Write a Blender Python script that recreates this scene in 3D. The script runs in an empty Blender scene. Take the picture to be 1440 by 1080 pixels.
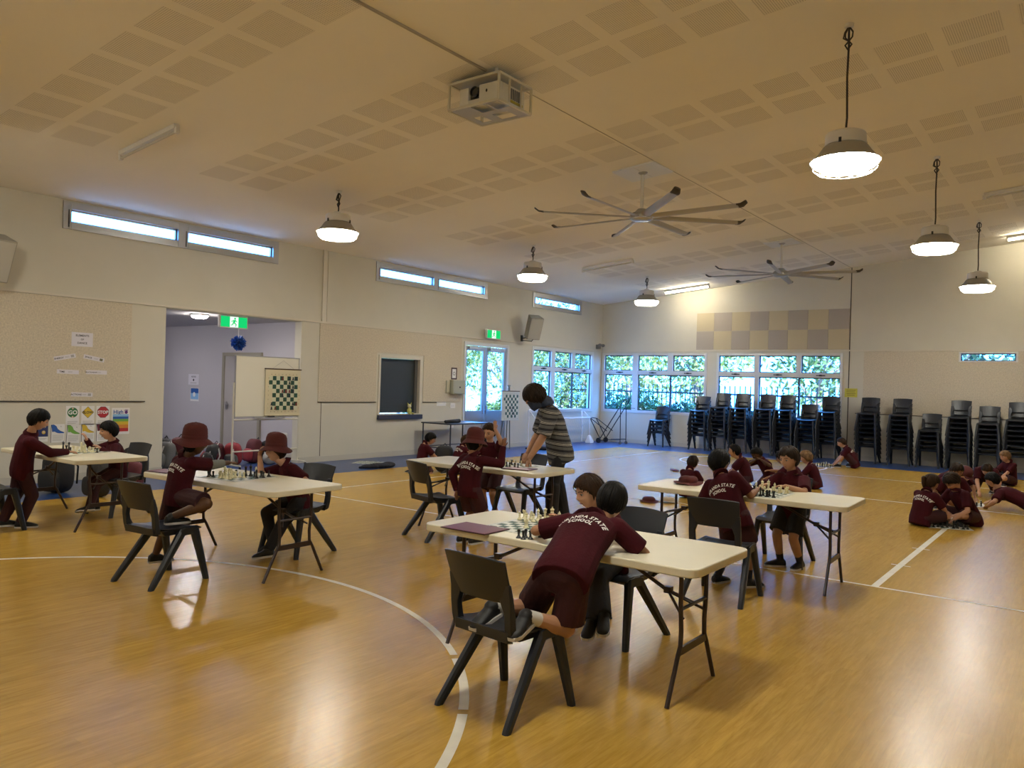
import bpy, math, random
import numpy as np
from mathutils import Vector as V, Matrix as M, Quaternion
from mathutils.bvhtree import BVHTree
random.seed(7); rng = np.random.default_rng(7)
PI = math.pi
C = bpy.context.scene.collection
SC = bpy.context.scene

# ------------------------------------------------------------------ materials
MATS = {}
def nd(nt, t, **k):
    n = nt.nodes.new(t)
    for a, b in k.items():
        if a == 'inp':
            for i, v in b.items(): n.inputs[i].default_value = v
        else: setattr(n, a, b)
    return n
def mat(name, col, rough=.6, metal=0, spec=.5, bump=None, var=None, emit=None, coat=0, sheen=0):
    """principled material; bump=(scale,strength,dist), var=(scale,amount[,stretch vec])"""
    if name in MATS: return MATS[name]
    m = bpy.data.materials.new(name); m.use_nodes = True; nt = m.node_tree; p = nt.nodes['Principled BSDF']
    c4 = (*col, 1)
    p.inputs['Base Color'].default_value = c4; p.inputs['Roughness'].default_value = rough
    p.inputs['Metallic'].default_value = metal; p.inputs['Specular IOR Level'].default_value = spec
    if coat: p.inputs['Coat Weight'].default_value = coat; p.inputs['Coat Roughness'].default_value = .15
    if sheen: p.inputs['Sheen Weight'].default_value = sheen
    if emit: p.inputs['Emission Color'].default_value = (*emit[0], 1); p.inputs['Emission Strength'].default_value = emit[1]
    tc = nd(nt, 'ShaderNodeTexCoord')
    if var:
        mp = nd(nt, 'ShaderNodeMapping'); mp.inputs['Scale'].default_value = var[2] if len(var) > 2 else (1, 1, 1)
        nt.links.new(tc.outputs['Object'], mp.inputs['Vector'])
        n = nd(nt, 'ShaderNodeTexNoise', inp={'Scale': var[0], 'Detail': 5.0, 'Roughness': .6}); nt.links.new(mp.outputs[0], n.inputs['Vector'])
        r = nd(nt, 'ShaderNodeMapRange', inp={1: .3, 2: .7, 3: 1 - var[1], 4: 1 + var[1]}); nt.links.new(n.outputs['Fac'], r.inputs[0])
        h = nd(nt, 'ShaderNodeHueSaturation', inp={'Color': c4}); nt.links.new(r.outputs[0], h.inputs['Value'])
        nt.links.new(h.outputs[0], p.inputs['Base Color'])
    if bump:
        n = nd(nt, 'ShaderNodeTexNoise', inp={'Scale': bump[0], 'Detail': 4.0}); nt.links.new(tc.outputs['Object'], n.inputs['Vector'])
        b = nd(nt, 'ShaderNodeBump', inp={'Strength': bump[1], 'Distance': bump[2]}); nt.links.new(n.outputs['Fac'], b.inputs['Height'])
        nt.links.new(b.outputs[0], p.inputs['Normal'])
    MATS[name] = m; return m
def glass(name, tint=(1, 1, 1), rough=.02, refl=1.0):
    if name in MATS: return MATS[name]
    m = bpy.data.materials.new(name); m.use_nodes = True; nt = m.node_tree; nt.nodes.clear()
    o = nd(nt, 'ShaderNodeOutputMaterial'); t = nd(nt, 'ShaderNodeBsdfTransparent', inp={0: (*tint, 1)})
    g = nd(nt, 'ShaderNodeBsdfGlossy', inp={'Roughness': rough}); f = nd(nt, 'ShaderNodeFresnel', inp={0: 1.45}); mx = nd(nt, 'ShaderNodeMixShader')
    ge = nd(nt, 'ShaderNodeNewGeometry'); k = nd(nt, 'ShaderNodeMath', operation='SUBTRACT', inp={0: 1.0}); nt.links.new(ge.outputs['Backfacing'], k.inputs[1]); k2 = nd(nt, 'ShaderNodeMath', operation='MULTIPLY'); nt.links.new(f.outputs[0], k2.inputs[0]); nt.links.new(k.outputs[0], k2.inputs[1])
    nt.links.new(k2.outputs[0], mx.inputs[0]); nt.links.new(t.outputs[0], mx.inputs[1]); nt.links.new(g.outputs[0], mx.inputs[2]); nt.links.new(mx.outputs[0], o.inputs[0])
    MATS[name] = m; return m
def mathn(nt, op, a, b=None, c=None):
    n = nd(nt, 'ShaderNodeMath', operation=op)
    for i, x in enumerate((a, b, c)):
        if x is None: continue
        if isinstance(x, (int, float)): n.inputs[i].default_value = x
        else: nt.links.new(x, n.inputs[i])
    return n.outputs[0]

WALL = mat('painted_wall', (.575, .545, .455), .75, bump=(60, .08, .002), var=(1.2, .03))
FELT = mat('fleck_felt_board', (.565, .50, .39), .95, var=(45, .16), bump=(180, .3, .002), spec=.1)
TRIMM = mat('cream_trim_paint', (.60, .55, .45), .45)
SKIRT = mat('skirting_paint', (.50, .47, .40), .5)
LILAC = mat('lilac_corridor_wall', (.50, .475, .51), .7, bump=(60, .08, .002))
CORRC = mat('corridor_ceiling_paint', (.55, .52, .50), .8)
CEIL = mat('ceiling_plaster', (.88, .83, .72), .85, var=(.7, .02))
ALU = mat('anodised_aluminium', (.42, .42, .42), .35, metal=.7)
ALUD = mat('dark_window_rubber', (.03, .03, .035), .5)
ALUW = mat('pale_window_frame', (.62, .62, .60), .4, metal=.2)
GLASS = glass('window_glass', (.93, .97, 1.0))
BLACK = mat('black_plastic', (.012, .012, .014), .4)
STEEL = mat('galvanised_steel', (.45, .45, .46), .4, metal=.85, var=(6, .06))
WHITEP = mat('white_powder_coat', (.72, .70, .66), .4)
WHITE = mat('white_card', (.74, .73, .72), .6)
NAVYC = mat('charcoal_chair_plastic', (.010, .0135, .021), .40, bump=(350, .15, .0008), spec=.5)
TTOP = mat('cream_moulded_tabletop', (.66, .61, .46), .38, bump=(220, .15, .0006), var=(3, .03))
TLEG = mat('dark_brown_steel_leg', (.035, .022, .02), .35, metal=.2)
CREAMP = mat('cream_chess_plastic', (.72, .66, .42), .35)
BLACKP = mat('black_chess_plastic', (.012, .012, .012), .3)
MAROON = mat('maroon_school_cotton', (.043, .0034, .0075), .9, bump=(70, .35, .006), var=(6, .22), sheen=0, spec=.2)
MAROOND = mat('maroon_school_shorts', (.032, .0030, .0060), .85, bump=(45, .45, .008), var=(5, .22))
HATM = mat('maroon_hat_cotton', (.075, .011, .010), .9, bump=(60, .35, .004), var=(8, .15))
FOLDER = mat('maroon_folder_vinyl', (.11, .009, .022), .4)
BLKCL = mat('black_trouser_cotton', (.008, .007, .009), .85, bump=(40, .4, .006))
GREYCL = mat('grey_sleeve_jersey', (.16, .165, .15), .9, bump=(60, .3, .003))
SHOE = mat('black_sneaker', (.005, .005, .006), .6)
SOLE = mat('white_shoe_sole', (.55, .53, .50), .6)
SOCKW = mat('white_sock', (.55, .53, .5), .9)
SOCKB = mat('dark_sock', (.012, .012, .02), .9)
EYEW = mat('eye_white', (.34, .31, .28), .6)
EYED = mat('dark_iris', (.008, .005, .004), .6)
LIP = mat('lip_skin', (.22, .065, .05), .5)
LETTER = mat('white_print', (.75, .73, .70), .7)
def skin(n, c): return mat('skin_' + n, c, .5, bump=(220, .08, .001), var=(9, .08), spec=.35)
SK = {'fair': skin('fair', (.50, .27, .17)), 'olive': skin('olive', (.40, .21, .12)), 'tan': skin('tan', (.27, .13, .07)), 'brown': skin('brown', (.095, .045, .025))}
def hairm(n, c):
    return mat('hair_' + n, c, .5, bump=(90, .6, .004), var=(30, .45, (1, 1, .25)), spec=.12)
HR = {'black': hairm('black', (.006, .0055, .0055)), 'brown': hairm('brown', (.028, .014, .007)), 'darkbrown': hairm('darkbrown', (.02, .012, .008)), 'fair': hairm('fair', (.17, .10, .05))}

def floor_material():
    m = bpy.data.materials.new('timber_look_sports_vinyl'); m.use_nodes = True; nt = m.node_tree; p = nt.nodes['Principled BSDF']
    tc = nd(nt, 'ShaderNodeTexCoord')
    mp = nd(nt, 'ShaderNodeMapping'); nt.links.new(tc.outputs['Object'], mp.inputs[0]); mp.inputs['Rotation'].default_value = (0, 0, PI / 2)
    br = nd(nt, 'ShaderNodeTexBrick', inp={'Color1': (.93, .93, .93, 1), 'Color2': (1.06, 1.06, 1.06, 1), 'Mortar': (.9, .9, .9, 1), 'Scale': 1.0, 'Mortar Size': .0012, 'Brick Width': 1.1, 'Row Height': .075, 'Bias': 0.0})
    nt.links.new(mp.outputs[0], br.inputs['Vector'])
    mg = nd(nt, 'ShaderNodeMapping'); mg.inputs['Scale'].default_value = (14, 1.3, 1); nt.links.new(tc.outputs['Object'], mg.inputs[0])
    gn = nd(nt, 'ShaderNodeTexNoise', inp={'Scale': 3.0, 'Detail': 8.0, 'Roughness': .65, 'Distortion': .5}); nt.links.new(mg.outputs[0], gn.inputs['Vector'])
    cr = nd(nt, 'ShaderNodeValToRGB'); nt.links.new(gn.outputs['Fac'], cr.inputs[0])
    cr.color_ramp.elements[0].position = .3; cr.color_ramp.elements[0].color = (.365, .205, .028, 1)
    cr.color_ramp.elements[1].position = .75; cr.color_ramp.elements[1].color = (.525, .322, .054, 1)
    mx = nd(nt, 'ShaderNodeMixRGB', blend_type='MULTIPLY', inp={0: 1.0}); nt.links.new(cr.outputs[0], mx.inputs[1]); nt.links.new(br.outputs[0], mx.inputs[2])
    nt.links.new(mx.outputs[0], p.inputs['Base Color'])
    sx = nd(nt, 'ShaderNodeSeparateXYZ'); nt.links.new(tc.outputs['Object'], sx.inputs[0])
    # moulded dimples of the sheet vinyl, about 10 cm apart
    a = mathn(nt, 'SINE', mathn(nt, 'MULTIPLY', sx.outputs[0], 2 * PI / .11)); b = mathn(nt, 'SINE', mathn(nt, 'MULTIPLY', sx.outputs[1], 2 * PI / .11))
    ab = mathn(nt, 'MULTIPLY', a, b)
    n2 = nd(nt, 'ShaderNodeTexNoise', inp={'Scale': 30.0, 'Detail': 3.0}); nt.links.new(tc.outputs['Object'], n2.inputs['Vector'])
    h = mathn(nt, 'ADD', mathn(nt, 'MULTIPLY', ab, .35), mathn(nt, 'MULTIPLY', n2.outputs['Fac'], .8))
    bp = nd(nt, 'ShaderNodeBump', inp={'Strength': .22, 'Distance': .0022}); nt.links.new(h, bp.inputs['Height']); nt.links.new(bp.outputs[0], p.inputs['Normal'])
    p.inputs['Roughness'].default_value = .26; p.inputs['Specular IOR Level'].default_value = .33
    return m
def perforated():
    m = bpy.data.materials.new('perforated_plaster'); m.use_nodes = True; nt = m.node_tree; p = nt.nodes['Principled BSDF']
    tc = nd(nt, 'ShaderNodeTexCoord'); sx = nd(nt, 'ShaderNodeSeparateXYZ'); nt.links.new(tc.outputs['Object'], sx.inputs[0])
    def cell(o): return mathn(nt, 'SUBTRACT', mathn(nt, 'FRACT', mathn(nt, 'DIVIDE', o, .0202)), .5)
    x, y = cell(sx.outputs[0]), cell(sx.outputs[1])
    d = mathn(nt, 'SQRT', mathn(nt, 'ADD', mathn(nt, 'MULTIPLY', x, x), mathn(nt, 'MULTIPLY', y, y)))
    k = mathn(nt, 'LESS_THAN', d, .21)
    mx = nd(nt, 'ShaderNodeMixRGB', inp={1: (.84, .79, .68, 1), 2: (.25, .21, .16, 1)}); nt.links.new(k, mx.inputs[0])
    nt.links.new(mx.outputs[0], p.inputs['Base Color']); p.inputs['Roughness'].default_value = .9
    return m
def emission(name, col, s):
    if name in MATS: return MATS[name]
    m = bpy.data.materials.new(name); m.use_nodes = True; nt = m.node_tree; nt.nodes.clear()
    o = nd(nt, 'ShaderNodeOutputMaterial'); e = nd(nt, 'ShaderNodeEmission', inp={0: (*col, 1), 1: s}); nt.links.new(e.outputs[0], o.inputs[0])
    MATS[name] = m; return m

# ------------------------------------------------------------------ mesh builder
def frame_of(d, up=V((0, 0, 1))):
    d = d.normalized()
    if abs(d.dot(up)) > .97: up = V((0, 1, 0)) if abs(d.y) < .9 else V((1, 0, 0))
    a = up.cross(d).normalized(); return a, d.cross(a).normalized()
class MB:
    def __init__(s): s.v = []; s.f = []; s.mi = []; s.cur = 0
    def add(s, vs, fs):
        o = len(s.v); s.v += [tuple(v) for v in vs]; s.f += [tuple(i + o for i in f) for f in fs]; s.mi += [s.cur] * len(fs); return s
    def box(s, x0, y0, z0, x1, y1, z1):
        return s.add([(x, y, z) for x in (x0, x1) for y in (y0, y1) for z in (z0, z1)], [(0, 1, 3, 2), (4, 6, 7, 5), (0, 4, 5, 1), (2, 3, 7, 6), (0, 2, 6, 4), (1, 5, 7, 3)])
    def obox(s, c, ax, ay, az):
        c, ax, ay, az = V(c), V(ax), V(ay), V(az)
        return s.add([c + ax * i + ay * j + az * k for i in (-1, 1) for j in (-1, 1) for k in (-1, 1)], [(0, 1, 3, 2), (4, 6, 7, 5), (0, 4, 5, 1), (2, 3, 7, 6), (0, 2, 6, 4), (1, 5, 7, 3)])
    def loft(s, rings, cap=True, closed=True):
        n = len(rings[0]); vs = [p for r in rings for p in r]; fs = []
        for i in range(len(rings) - 1):
            for j in range(n if closed else n - 1):
                k = (j + 1) % n; fs.append((i * n + j, i * n + k, (i + 1) * n + k, (i + 1) * n + j))
        if cap: fs.append(tuple(reversed(range(n)))); fs.append(tuple((len(rings) - 1) * n + j for j in range(n)))
        return s.add(vs, fs)
    def tube(s, pts, r, n=8, sq=False, cap=True, up=V((0, 0, 1))):
        pts = [V(p) for p in pts]; rs = r if isinstance(r, (list, tuple)) else [r] * len(pts)
        rings = []; a = None
        for i, p in enumerate(pts):
            d = (pts[min(i + 1, len(pts) - 1)] - pts[max(i - 1, 0)])
            if d.length < 1e-9: d = V((0, 0, 1))
            d.normalize()
            if a is None: a, b = frame_of(d, up)
            else: a = (a - d * a.dot(d)).normalized(); b = d.cross(a).normalized()
            k = 1
            if 0 < i < len(pts) - 1 and sq:
                q = (pts[i + 1] - p).normalized().dot((p - pts[i - 1]).normalized()); k = 1 / max(.5, math.sqrt((1 + q) / 2))
            rr = rs[i]; rx, ry = rr if isinstance(rr, tuple) else (rr, rr)
            rings.append([p + a * math.cos(t) * rx * k + b * math.sin(t) * ry * k for t in ((j + (.5 if sq else 0)) * 2 * PI / n for j in range(n))])
        return s.loft(rings, cap)
    def cap_tube(s, p, q, r0, r1, n=12):
        p, q = V(p), V(q); s.tube([p, q], [r0, r1], n); s.ell(p, r0, r0, r0, n=n); s.ell(q, r1, r1, r1, n=n); return s
    def ell(s, c, rx, ry, rz, ax=None, n=12, m=None):
        c = V(c); m = m or max(4, n // 2); ax = ax or (V((1, 0, 0)), V((0, 1, 0)), V((0, 0, 1)))
        vs = [c - ax[2] * rz]; fs = []
        for i in range(1, m):
            ph = -PI / 2 + PI * i / m
            for j in range(n):
                t = 2 * PI * j / n; vs.append(c + ax[0] * rx * math.cos(ph) * math.cos(t) + ax[1] * ry * math.cos(ph) * math.sin(t) + ax[2] * rz * math.sin(ph))
        vs.append(c + ax[2] * rz); L = len(vs) - 1
        for j in range(n): fs.append((0, 1 + (j + 1) % n, 1 + j)); fs.append((L, L - n + j, L - n + (j + 1) % n))
        for i in range(m - 2):
            for j in range(n): a = 1 + i * n; fs.append((a + j, a + (j + 1) % n, a + n + (j + 1) % n, a + n + j))
        return s.add(vs, fs)
    def lathe(s, prof, n=16, o=(0, 0, 0), cap=True):
        o = V(o); return s.loft([[o + V((max(r, 1e-4) * math.cos(2 * PI * j / n), max(r, 1e-4) * math.sin(2 * PI * j / n), z)) for j in range(n)] for r, z in prof], cap)
    def prism(s, poly, a, b, c0, depth):
        """2D polygon (u,v) in axes a,b at origin c0, extruded by vector depth"""
        a, b, c0, dp = V(a), V(b), V(c0), V(depth); n = len(poly)
        vs = [c0 + a * u + b * w for u, w in poly]; vs += [q + dp for q in vs]
        return s.add(vs, [tuple(reversed(range(n))), tuple(range(n, 2 * n))] + [(i, (i + 1) % n, n + (i + 1) % n, n + i) for i in range(n)])
    def mesh(s, name):
        me = bpy.data.meshes.new(name); me.from_pydata(s.v, [], s.f); me.update(); return me
    def build(s, name, mats, parent=None, smooth=.6, bevel=0, seg=2, recalc=True):
        me = s.mesh(name); mats = mats if isinstance(mats, (list, tuple)) else [mats]
        for m in mats: me.materials.append(m)
        if len(mats) > 1: me.polygons.foreach_set('material_index', s.mi)
        if recalc:
            import bmesh
            bm = bmesh.new(); bm.from_mesh(me); bmesh.ops.recalc_face_normals(bm, faces=bm.faces); bm.to_mesh(me); bm.free()
        if smooth:
            me.polygons.foreach_set('use_smooth', [True] * len(me.polygons)); me.set_sharp_from_angle(angle=smooth)
        o = bpy.data.objects.new(name, me); C.objects.link(o)
        if parent is not None: o.parent = parent
        if bevel:
            b = o.modifiers.new('bevel', 'BEVEL'); b.width = bevel; b.segments = seg; b.limit_method = 'ANGLE'; b.angle_limit = .6
        return o
def union_mesh(mb, voxel, it=3, fac=.5):
    """one continuous skin around overlapping closed volumes"""
    me = mb.mesh('tmp'); o = bpy.data.objects.new('tmp', me); C.objects.link(o)
    r = o.modifiers.new('r', 'REMESH'); r.mode = 'VOXEL'; r.voxel_size = voxel; r.use_smooth_shade = True
    if it: q = o.modifiers.new('s', 'SMOOTH'); q.iterations = it; q.factor = fac
    dg = bpy.context.evaluated_depsgraph_get(); dg.update()
    out = bpy.data.meshes.new_from_object(o.evaluated_get(dg)); bpy.data.objects.remove(o); bpy.data.meshes.remove(me)
    out.polygons.foreach_set('use_smooth', [True] * len(out.polygons)); return out
def put(me, name, m, parent=None, loc=None):
    me.materials.clear(); me.materials.append(m); me.name = name
    o = bpy.data.objects.new(name, me); C.objects.link(o)
    if parent is not None: o.parent = parent
    if loc is not None: o.location = loc
    return o
def thing(name, label, cat, loc=(0, 0, 0), rz=0, group=None):
    o = bpy.data.objects.new(name, None); C.objects.link(o); o.location = loc; o.rotation_euler = (0, 0, rz); o.empty_display_size = .1
    o['label'] = label; o['category'] = cat
    if group: o['group'] = group
    return o
def tag(o, label, cat, group=None, kind=None):
    o['label'] = label; o['category'] = cat
    if group: o['group'] = group
    if kind: o['kind'] = kind
    return o
def struct(o, label=None):
    o['kind'] = 'structure'
    if label: o['label'] = label
    return o
def dup(root, loc, rz=None, label=None, group=None):
    r = root.copy(); C.objects.link(r); r.location = loc
    if rz is not None: r.rotation_euler = (0, 0, rz)
    if label: r['label'] = label
    if group: r['group'] = group
    for ch in root.children:
        c = ch.copy(); C.objects.link(c); c.parent = r
        for g in ch.children:
            d = g.copy(); C.objects.link(d); d.parent = c
    return r
_tc = {}
def text_mesh(t, bold=0.0, align='CENTER'):
    k = (t, bold, align)
    if k not in _tc:
        cu = bpy.data.curves.new('t', 'FONT'); cu.body = t; cu.size = 1; cu.align_x = align; cu.align_y = 'CENTER'; cu.offset = bold; cu.resolution_u = 2
        o = bpy.data.objects.new('t', cu); C.objects.link(o); dg = bpy.context.evaluated_depsgraph_get(); dg.update()
        me = bpy.data.meshes.new_from_object(o.evaluated_get(dg)); bpy.data.objects.remove(o)
        vs = np.array([v.co[:] for v in me.vertices]).reshape(-1, 3); fs = [tuple(p.vertices) for p in me.polygons]; bpy.data.meshes.remove(me); _tc[k] = (vs, fs)
    return _tc[k]
def text_on(mb, t, c, right, up, size, off=.0, bold=.02):
    """flat lettering at point c in the plane (right, up)"""
    c, right, up = V(c), V(right).normalized(), V(up).normalized(); n = right.cross(up)
    vs, fs = text_mesh(t, bold); mb.add([c + right * (x * size) + up * (y * size) + n * off for x, y, _ in vs], fs)
# ------------------------------------------------------------------ the hall shell
XL, YB, XR, YN, T = -12.26, 20.9, 2.6, -3.6, .2
def zc(x): return 4.16 + .094 * (x - XL)
def grid_cells(u0, u1, v0, v1, holes):
    us = sorted({u0, u1, *[h[0] for h in holes], *[h[1] for h in holes]}); vs = sorted({v0, v1, *[h[2] for h in holes], *[h[3] for h in holes]})
    us = [u for u in us if u0 <= u <= u1]; vs = [v for v in vs if v0 <= v <= v1]
    for a, b in zip(us, us[1:]):
        run = None
        for c, d in zip(vs, vs[1:]):
            inside = any(h[0] <= (a + b) / 2 <= h[1] and h[2] <= (c + d) / 2 <= h[3] for h in holes)
            if not inside: run = [run[0], d] if run else [c, d]
            elif run: yield a, b, *run; run = None
        if run: yield a, b, *run
clere = [(5.23, 9.01), (11.47, 15.22), (17.17, 19.65)]
WL = (17.21, 20.41, .90, 2.68)
holesL = [(6.87, 9.60, -.1, 2.71), (11.64, 12.92, .86, 2.16), (14.40, 16.18, -.1, 2.64), WL] + [(a, b, 3.73, 4.14) for a, b in clere]
mb = MB()
for a, b, c, d in grid_cells(YN, YB + T, -.1, 4.3, holesL): mb.box(XL - T, a, c, XL, b, d)
struct(mb.build('wall_left', WALL, smooth=0))
WB1, WB2, WB3 = (-12.22, -8.84, .90, 2.68), (-8.56, -5.22, .90, 2.68), (-2.66, -1.49, 2.47, 2.71)
mb = MB()
for a, b, c, d in grid_cells(XL, XR, -.1, 5.6, [WB1, WB2, WB3]): mb.box(a, YB, c, b, YB + T, min(d, 5.6))
struct(mb.build('wall_back', WALL, smooth=0))
struct(MB().box(XR, YN - T, -.1, XR + T, YB + T, 5.8).build('wall_right', WALL, smooth=0))
struct(MB().box(XL - T, YN - T, -.1, XR + T, YN, 5.8).build('wall_near', WALL, smooth=0))
# ceiling: sloping plaster sheet with flush perforated tiles
mb = MB()
x0, x1 = XL - T, XR + T
mb.add([(x0, YN - T, zc(x0)), (x1, YN - T, zc(x1)), (x1, YB + T, zc(x1)), (x0, YB + T, zc(x0)), (x0, YN - T, zc(x0) + .2), (x1, YN - T, zc(x1) + .2), (x1, YB + T, zc(x1) + .2), (x0, YB + T, zc(x0) + .2)],
       [(0, 1, 2, 3), (7, 6, 5, 4), (0, 4, 5, 1), (1, 5, 6, 2), (2, 6, 7, 3), (3, 7, 4, 0)])
mb.cur = 1
for ys in (-1.58, .94, 3.45, 5.96, 8.47, 10.99, 13.50, 16.01, 18.52):
    for dy in (0, .62):
        for k in range(-5, 15):
            a = -1.31 - .6155 * k; b = a + .485; y = ys + dy
            if b > XR: continue
            mb.add([(a, y, zc(a) - .0012), (b, y, zc(b) - .0012), (b, y + .485, zc(b) - .0012), (a, y + .485, zc(a) - .0012)], [(0, 1, 2, 3)])
struct(mb.build('ceiling', [CEIL, perforated()], smooth=0, recalc=False))
# floor: timber-look court, blue vinyl border and corridor
FL = floor_material(); BLUEV = mat('blue_vinyl_floor', (.018, .050, .17), .32, bump=(40, .12, .001), var=(14, .12))
mb = MB(); mb.box(-10.58, YN, -.1, XR, 19.09, 0); mb.cur = 1
mb.box(XL, YN, -.1, -10.58, YB, 0); mb.box(-10.58, 19.09, -.1, XR, YB, 0); mb.box(-19.5, 5.6, -.1, XL, 9.95, 0)
struct(mb.build('floor', [FL, BLUEV], smooth=0))
LINE = mat('white_court_tape', (.66, .62, .52), .5, var=(5, .12))
def line(pts, w, closed=False, z=.0015):
    pts = [V((*p, 0)) for p in pts]; L = []; R_ = []
    for i, p in enumerate(pts):
        a = pts[i - 1] if i or closed else p; b = pts[(i + 1) % len(pts)] if i < len(pts) - 1 or closed else p
        d = (b - a).normalized(); n = V((-d.y, d.x, 0)) * w / 2; L.append(p + n + V((0, 0, z))); R_.append(p - n + V((0, 0, z)))
    n = len(pts); m = MB(); m.add(L + R_, [(i, n + i, n + (i + 1) % n, (i + 1) % n) for i in range(n if closed else n - 1)])
    o = m.build('floor_marking', LINE, smooth=0); return struct(o)
def arc(cx, cy, r, a0, a1, n=64): return [(cx + r * math.cos(math.radians(a0 + (a1 - a0) * i / n)), cy + r * math.sin(math.radians(a0 + (a1 - a0) * i / n))) for i in range(n + 1)]
line(arc(-4.92, 1.19, 3.03, 52, 150), .045); line(arc(-4.92, 1.19, 3.03, 37, 50.8, 12), .05); line(arc(-4.92, 1.19, 3.03, 20, 36, 12), .05)
line([(-9.1, 7.26), (2.4, 7.22)], .035); line([(-9.1, 7.26), (-9.1, 19.0)], .04, z=.002); line([(-1.5, 7.24), (-1.5, 13.2)], .06, z=.002)
line([(-1.58, 8.31), (-1.41, 8.31)], .025, z=.003); line([(-1.58, 9.37), (-1.41, 9.37)], .025, z=.003)
line([(-3.4, 13.25), (2.4, 13.25)], .04); line([(-4.6, 16.6), (2.4, 16.7)], .035)
line(arc(-6.35, 17.7, 1.6, 0, 360, 60)[:-1], .05, True); line(arc(-5.0, 9.93, .62, 0, 360, 40)[:-1], .02, True)

def wall_part(o, n=None): return struct(o)
# rails, seams, skirting
mb = MB(); mb.box(XL, YN, 2.725, XL + .025, YB, 2.76); struct(mb.build('trim_left_rail', TRIMM, smooth=0))
struct(MB().box(XL, YB - .025, 2.725, XR, YB, 2.76).build('trim_back_rail', TRIMM, smooth=0))
struct(MB().box(XL, 10.06, 2.76, XL + .03, 10.14, zc(XL)).box(XL, 10.19, 2.76, XL + .012, 10.205, zc(XL)).build('trim_left_cover_strip', TRIMM, smooth=0))
SEAM = mat('shadow_gap', (.05, .04, .035), .8)
struct(MB().box(-5.085, YB - .008, 0.1, -5.065, YB, zc(-5.07)).build('trim_back_joint', SEAM, smooth=0))
struct(MB().box(XL, 10.115, .1, XL + .004, 10.125, 1.17).box(XL, 3.5, .1, XL + .004, 3.51, 1.17).build('trim_left_joint', SEAM, smooth=0))
mb = MB()
for a, b in ((YN, 6.87), (9.60, 14.40), (16.18, YB)): mb.box(XL, a, 0, XL + .018, b, .11)
struct(mb.build('baseboard_left', SKIRT, smooth=0))
struct(MB().box(XL, YB - .018, 0, XR, YB, .11).build('baseboard_back', SKIRT, smooth=0))
struct(MB().box(XL, YB - .006, 1.172, XR, YB, 1.184).build('trim_back_panel_joint', SEAM, smooth=0)) if False else None
# felt pin boards (panel + dark lower bead)
def felt(name, cells, plane, bead, label):
    root = thing(name, label, 'pinboard'); mb = MB(); root['kind'] = 'structure'
    for a, b, c, d in cells:
        if plane == 'L': mb.box(XL, a, c, XL + .014, b, d)
        else: mb.box(a, YB - .014, c, b, YB, d)
    mb.build('felt_panel', FELT, root, smooth=0); mb = MB()
    for a, b, z in bead:
        if plane == 'L': mb.box(XL, a, z - .016, XL + .02, b, z)
        else: mb.box(a, YB - .02, z - .016, b, YB, z)
    mb.build('edge_bead', SEAM, root, smooth=0)
felt('felt_pinboard', [(YN + .5, 6.3, 1.19, 2.72)], 'L', [(YN + .5, 6.55, 1.19)], 'beige fleck felt pinboard on the left wall before the opening')
felt('felt_pinboard', list(grid_cells(10.03, 14.30, 1.18, 2.72, [(11.56, 13.0, .8, 2.22)])), 'L', [(10.03, 11.56, 1.18), (13.0, 13.46, 1.18)], 'beige fleck felt pinboard around the shuttered hatch')
felt('felt_pinboard', list(grid_cells(-4.73, XR - .3, 1.18, 2.72, [WB3])), 'B', [(-4.9, XR - .3, 1.18)], 'long beige felt pinboard on the back wall behind the chair stacks')
# checkered acoustic tiles
TA = mat('cream_acoustic_tile', (.50, .43, .29), .9, bump=(150, .2, .002)); TB = mat('grey_acoustic_tile', (.38, .335, .29), .9, bump=(150, .2, .002))
w = (9.18 - 5.09) / 8; protos = {}
for r in range(2):
    for k in range(8):
        dark = (k + r) % 2 == 0 if r == 0 else (k % 2 == 1)
        x = -9.18 + k * w; z = 2.775 + r * .515
        if (dark) not in protos:
            protos[dark] = MB().box(0, -.012, 0, w - .003, 0, .512).build('acoustic_wall_tile', TB if dark else TA, smooth=0, bevel=.003); o = protos[dark]
        else: o = protos[dark].copy(); C.objects.link(o)
        o.location = (x, YB, z)
        tag(o, 'grey-brown square acoustic tile in the checkered band above the back windows' if dark else 'pale yellow square acoustic tile in the checkered band above the back windows', 'wall tile', 'dark checker tiles' if dark else 'pale checker tiles')

# windows: frame grid with openings, panes, catches
def window(n, plane, outer, panes, bars=(), latches=(), depth=.09, proud=.02, fm=ALUW, label=''):
    """plane 'L' -> u is y on the left wall; 'B' -> u is x on the back wall"""
    r = bpy.data.objects.new('window_%d' % n, None); C.objects.link(r); struct(r, label)
    def bx(mb, a, b, c, d, p0, p1):
        if plane == 'L': mb.box(XL - p1, a, c, XL - p0, b, d)
        else: mb.box(a, YB + p0, c, b, YB + p1, d)
    mb = MB()
    for a, b, c, d in grid_cells(*outer, panes): bx(mb, a, b, c, d, -proud, depth)
    mb.build('window_frame', fm, r, smooth=0, bevel=.004)
    mb = MB()
    for a, b, c, d in panes:   # dark rubber reveal round each pane
        for q in ((a, b, d - .025, d), (a, b, c, c + .018), (a, a + .022, c, d), (b - .022, b, c, d)): bx(mb, *q, .035, .06)
    for a, b, c, d in bars: bx(mb, a, b, c, d, .02, .06)
    mb.build('glazing_bead', ALUD if fm is not ALU else ALU, r, smooth=0)
    for a, b, c, d in panes:
        mb = MB(); bx(mb, a, b, c, d, .045, .051); mb.build('window_pane', GLASS, r, smooth=0)
    for u, z in latches:
        mb = MB(); bx(mb, u - .11, u + .11, z - .012, z + .012, -proud - .03, -proud); bx(mb, u - .03, u + .03, z - .02, z + .02, -proud - .045, -proud); mb.build('window_catch', BLACK, r, smooth=0)
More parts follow.
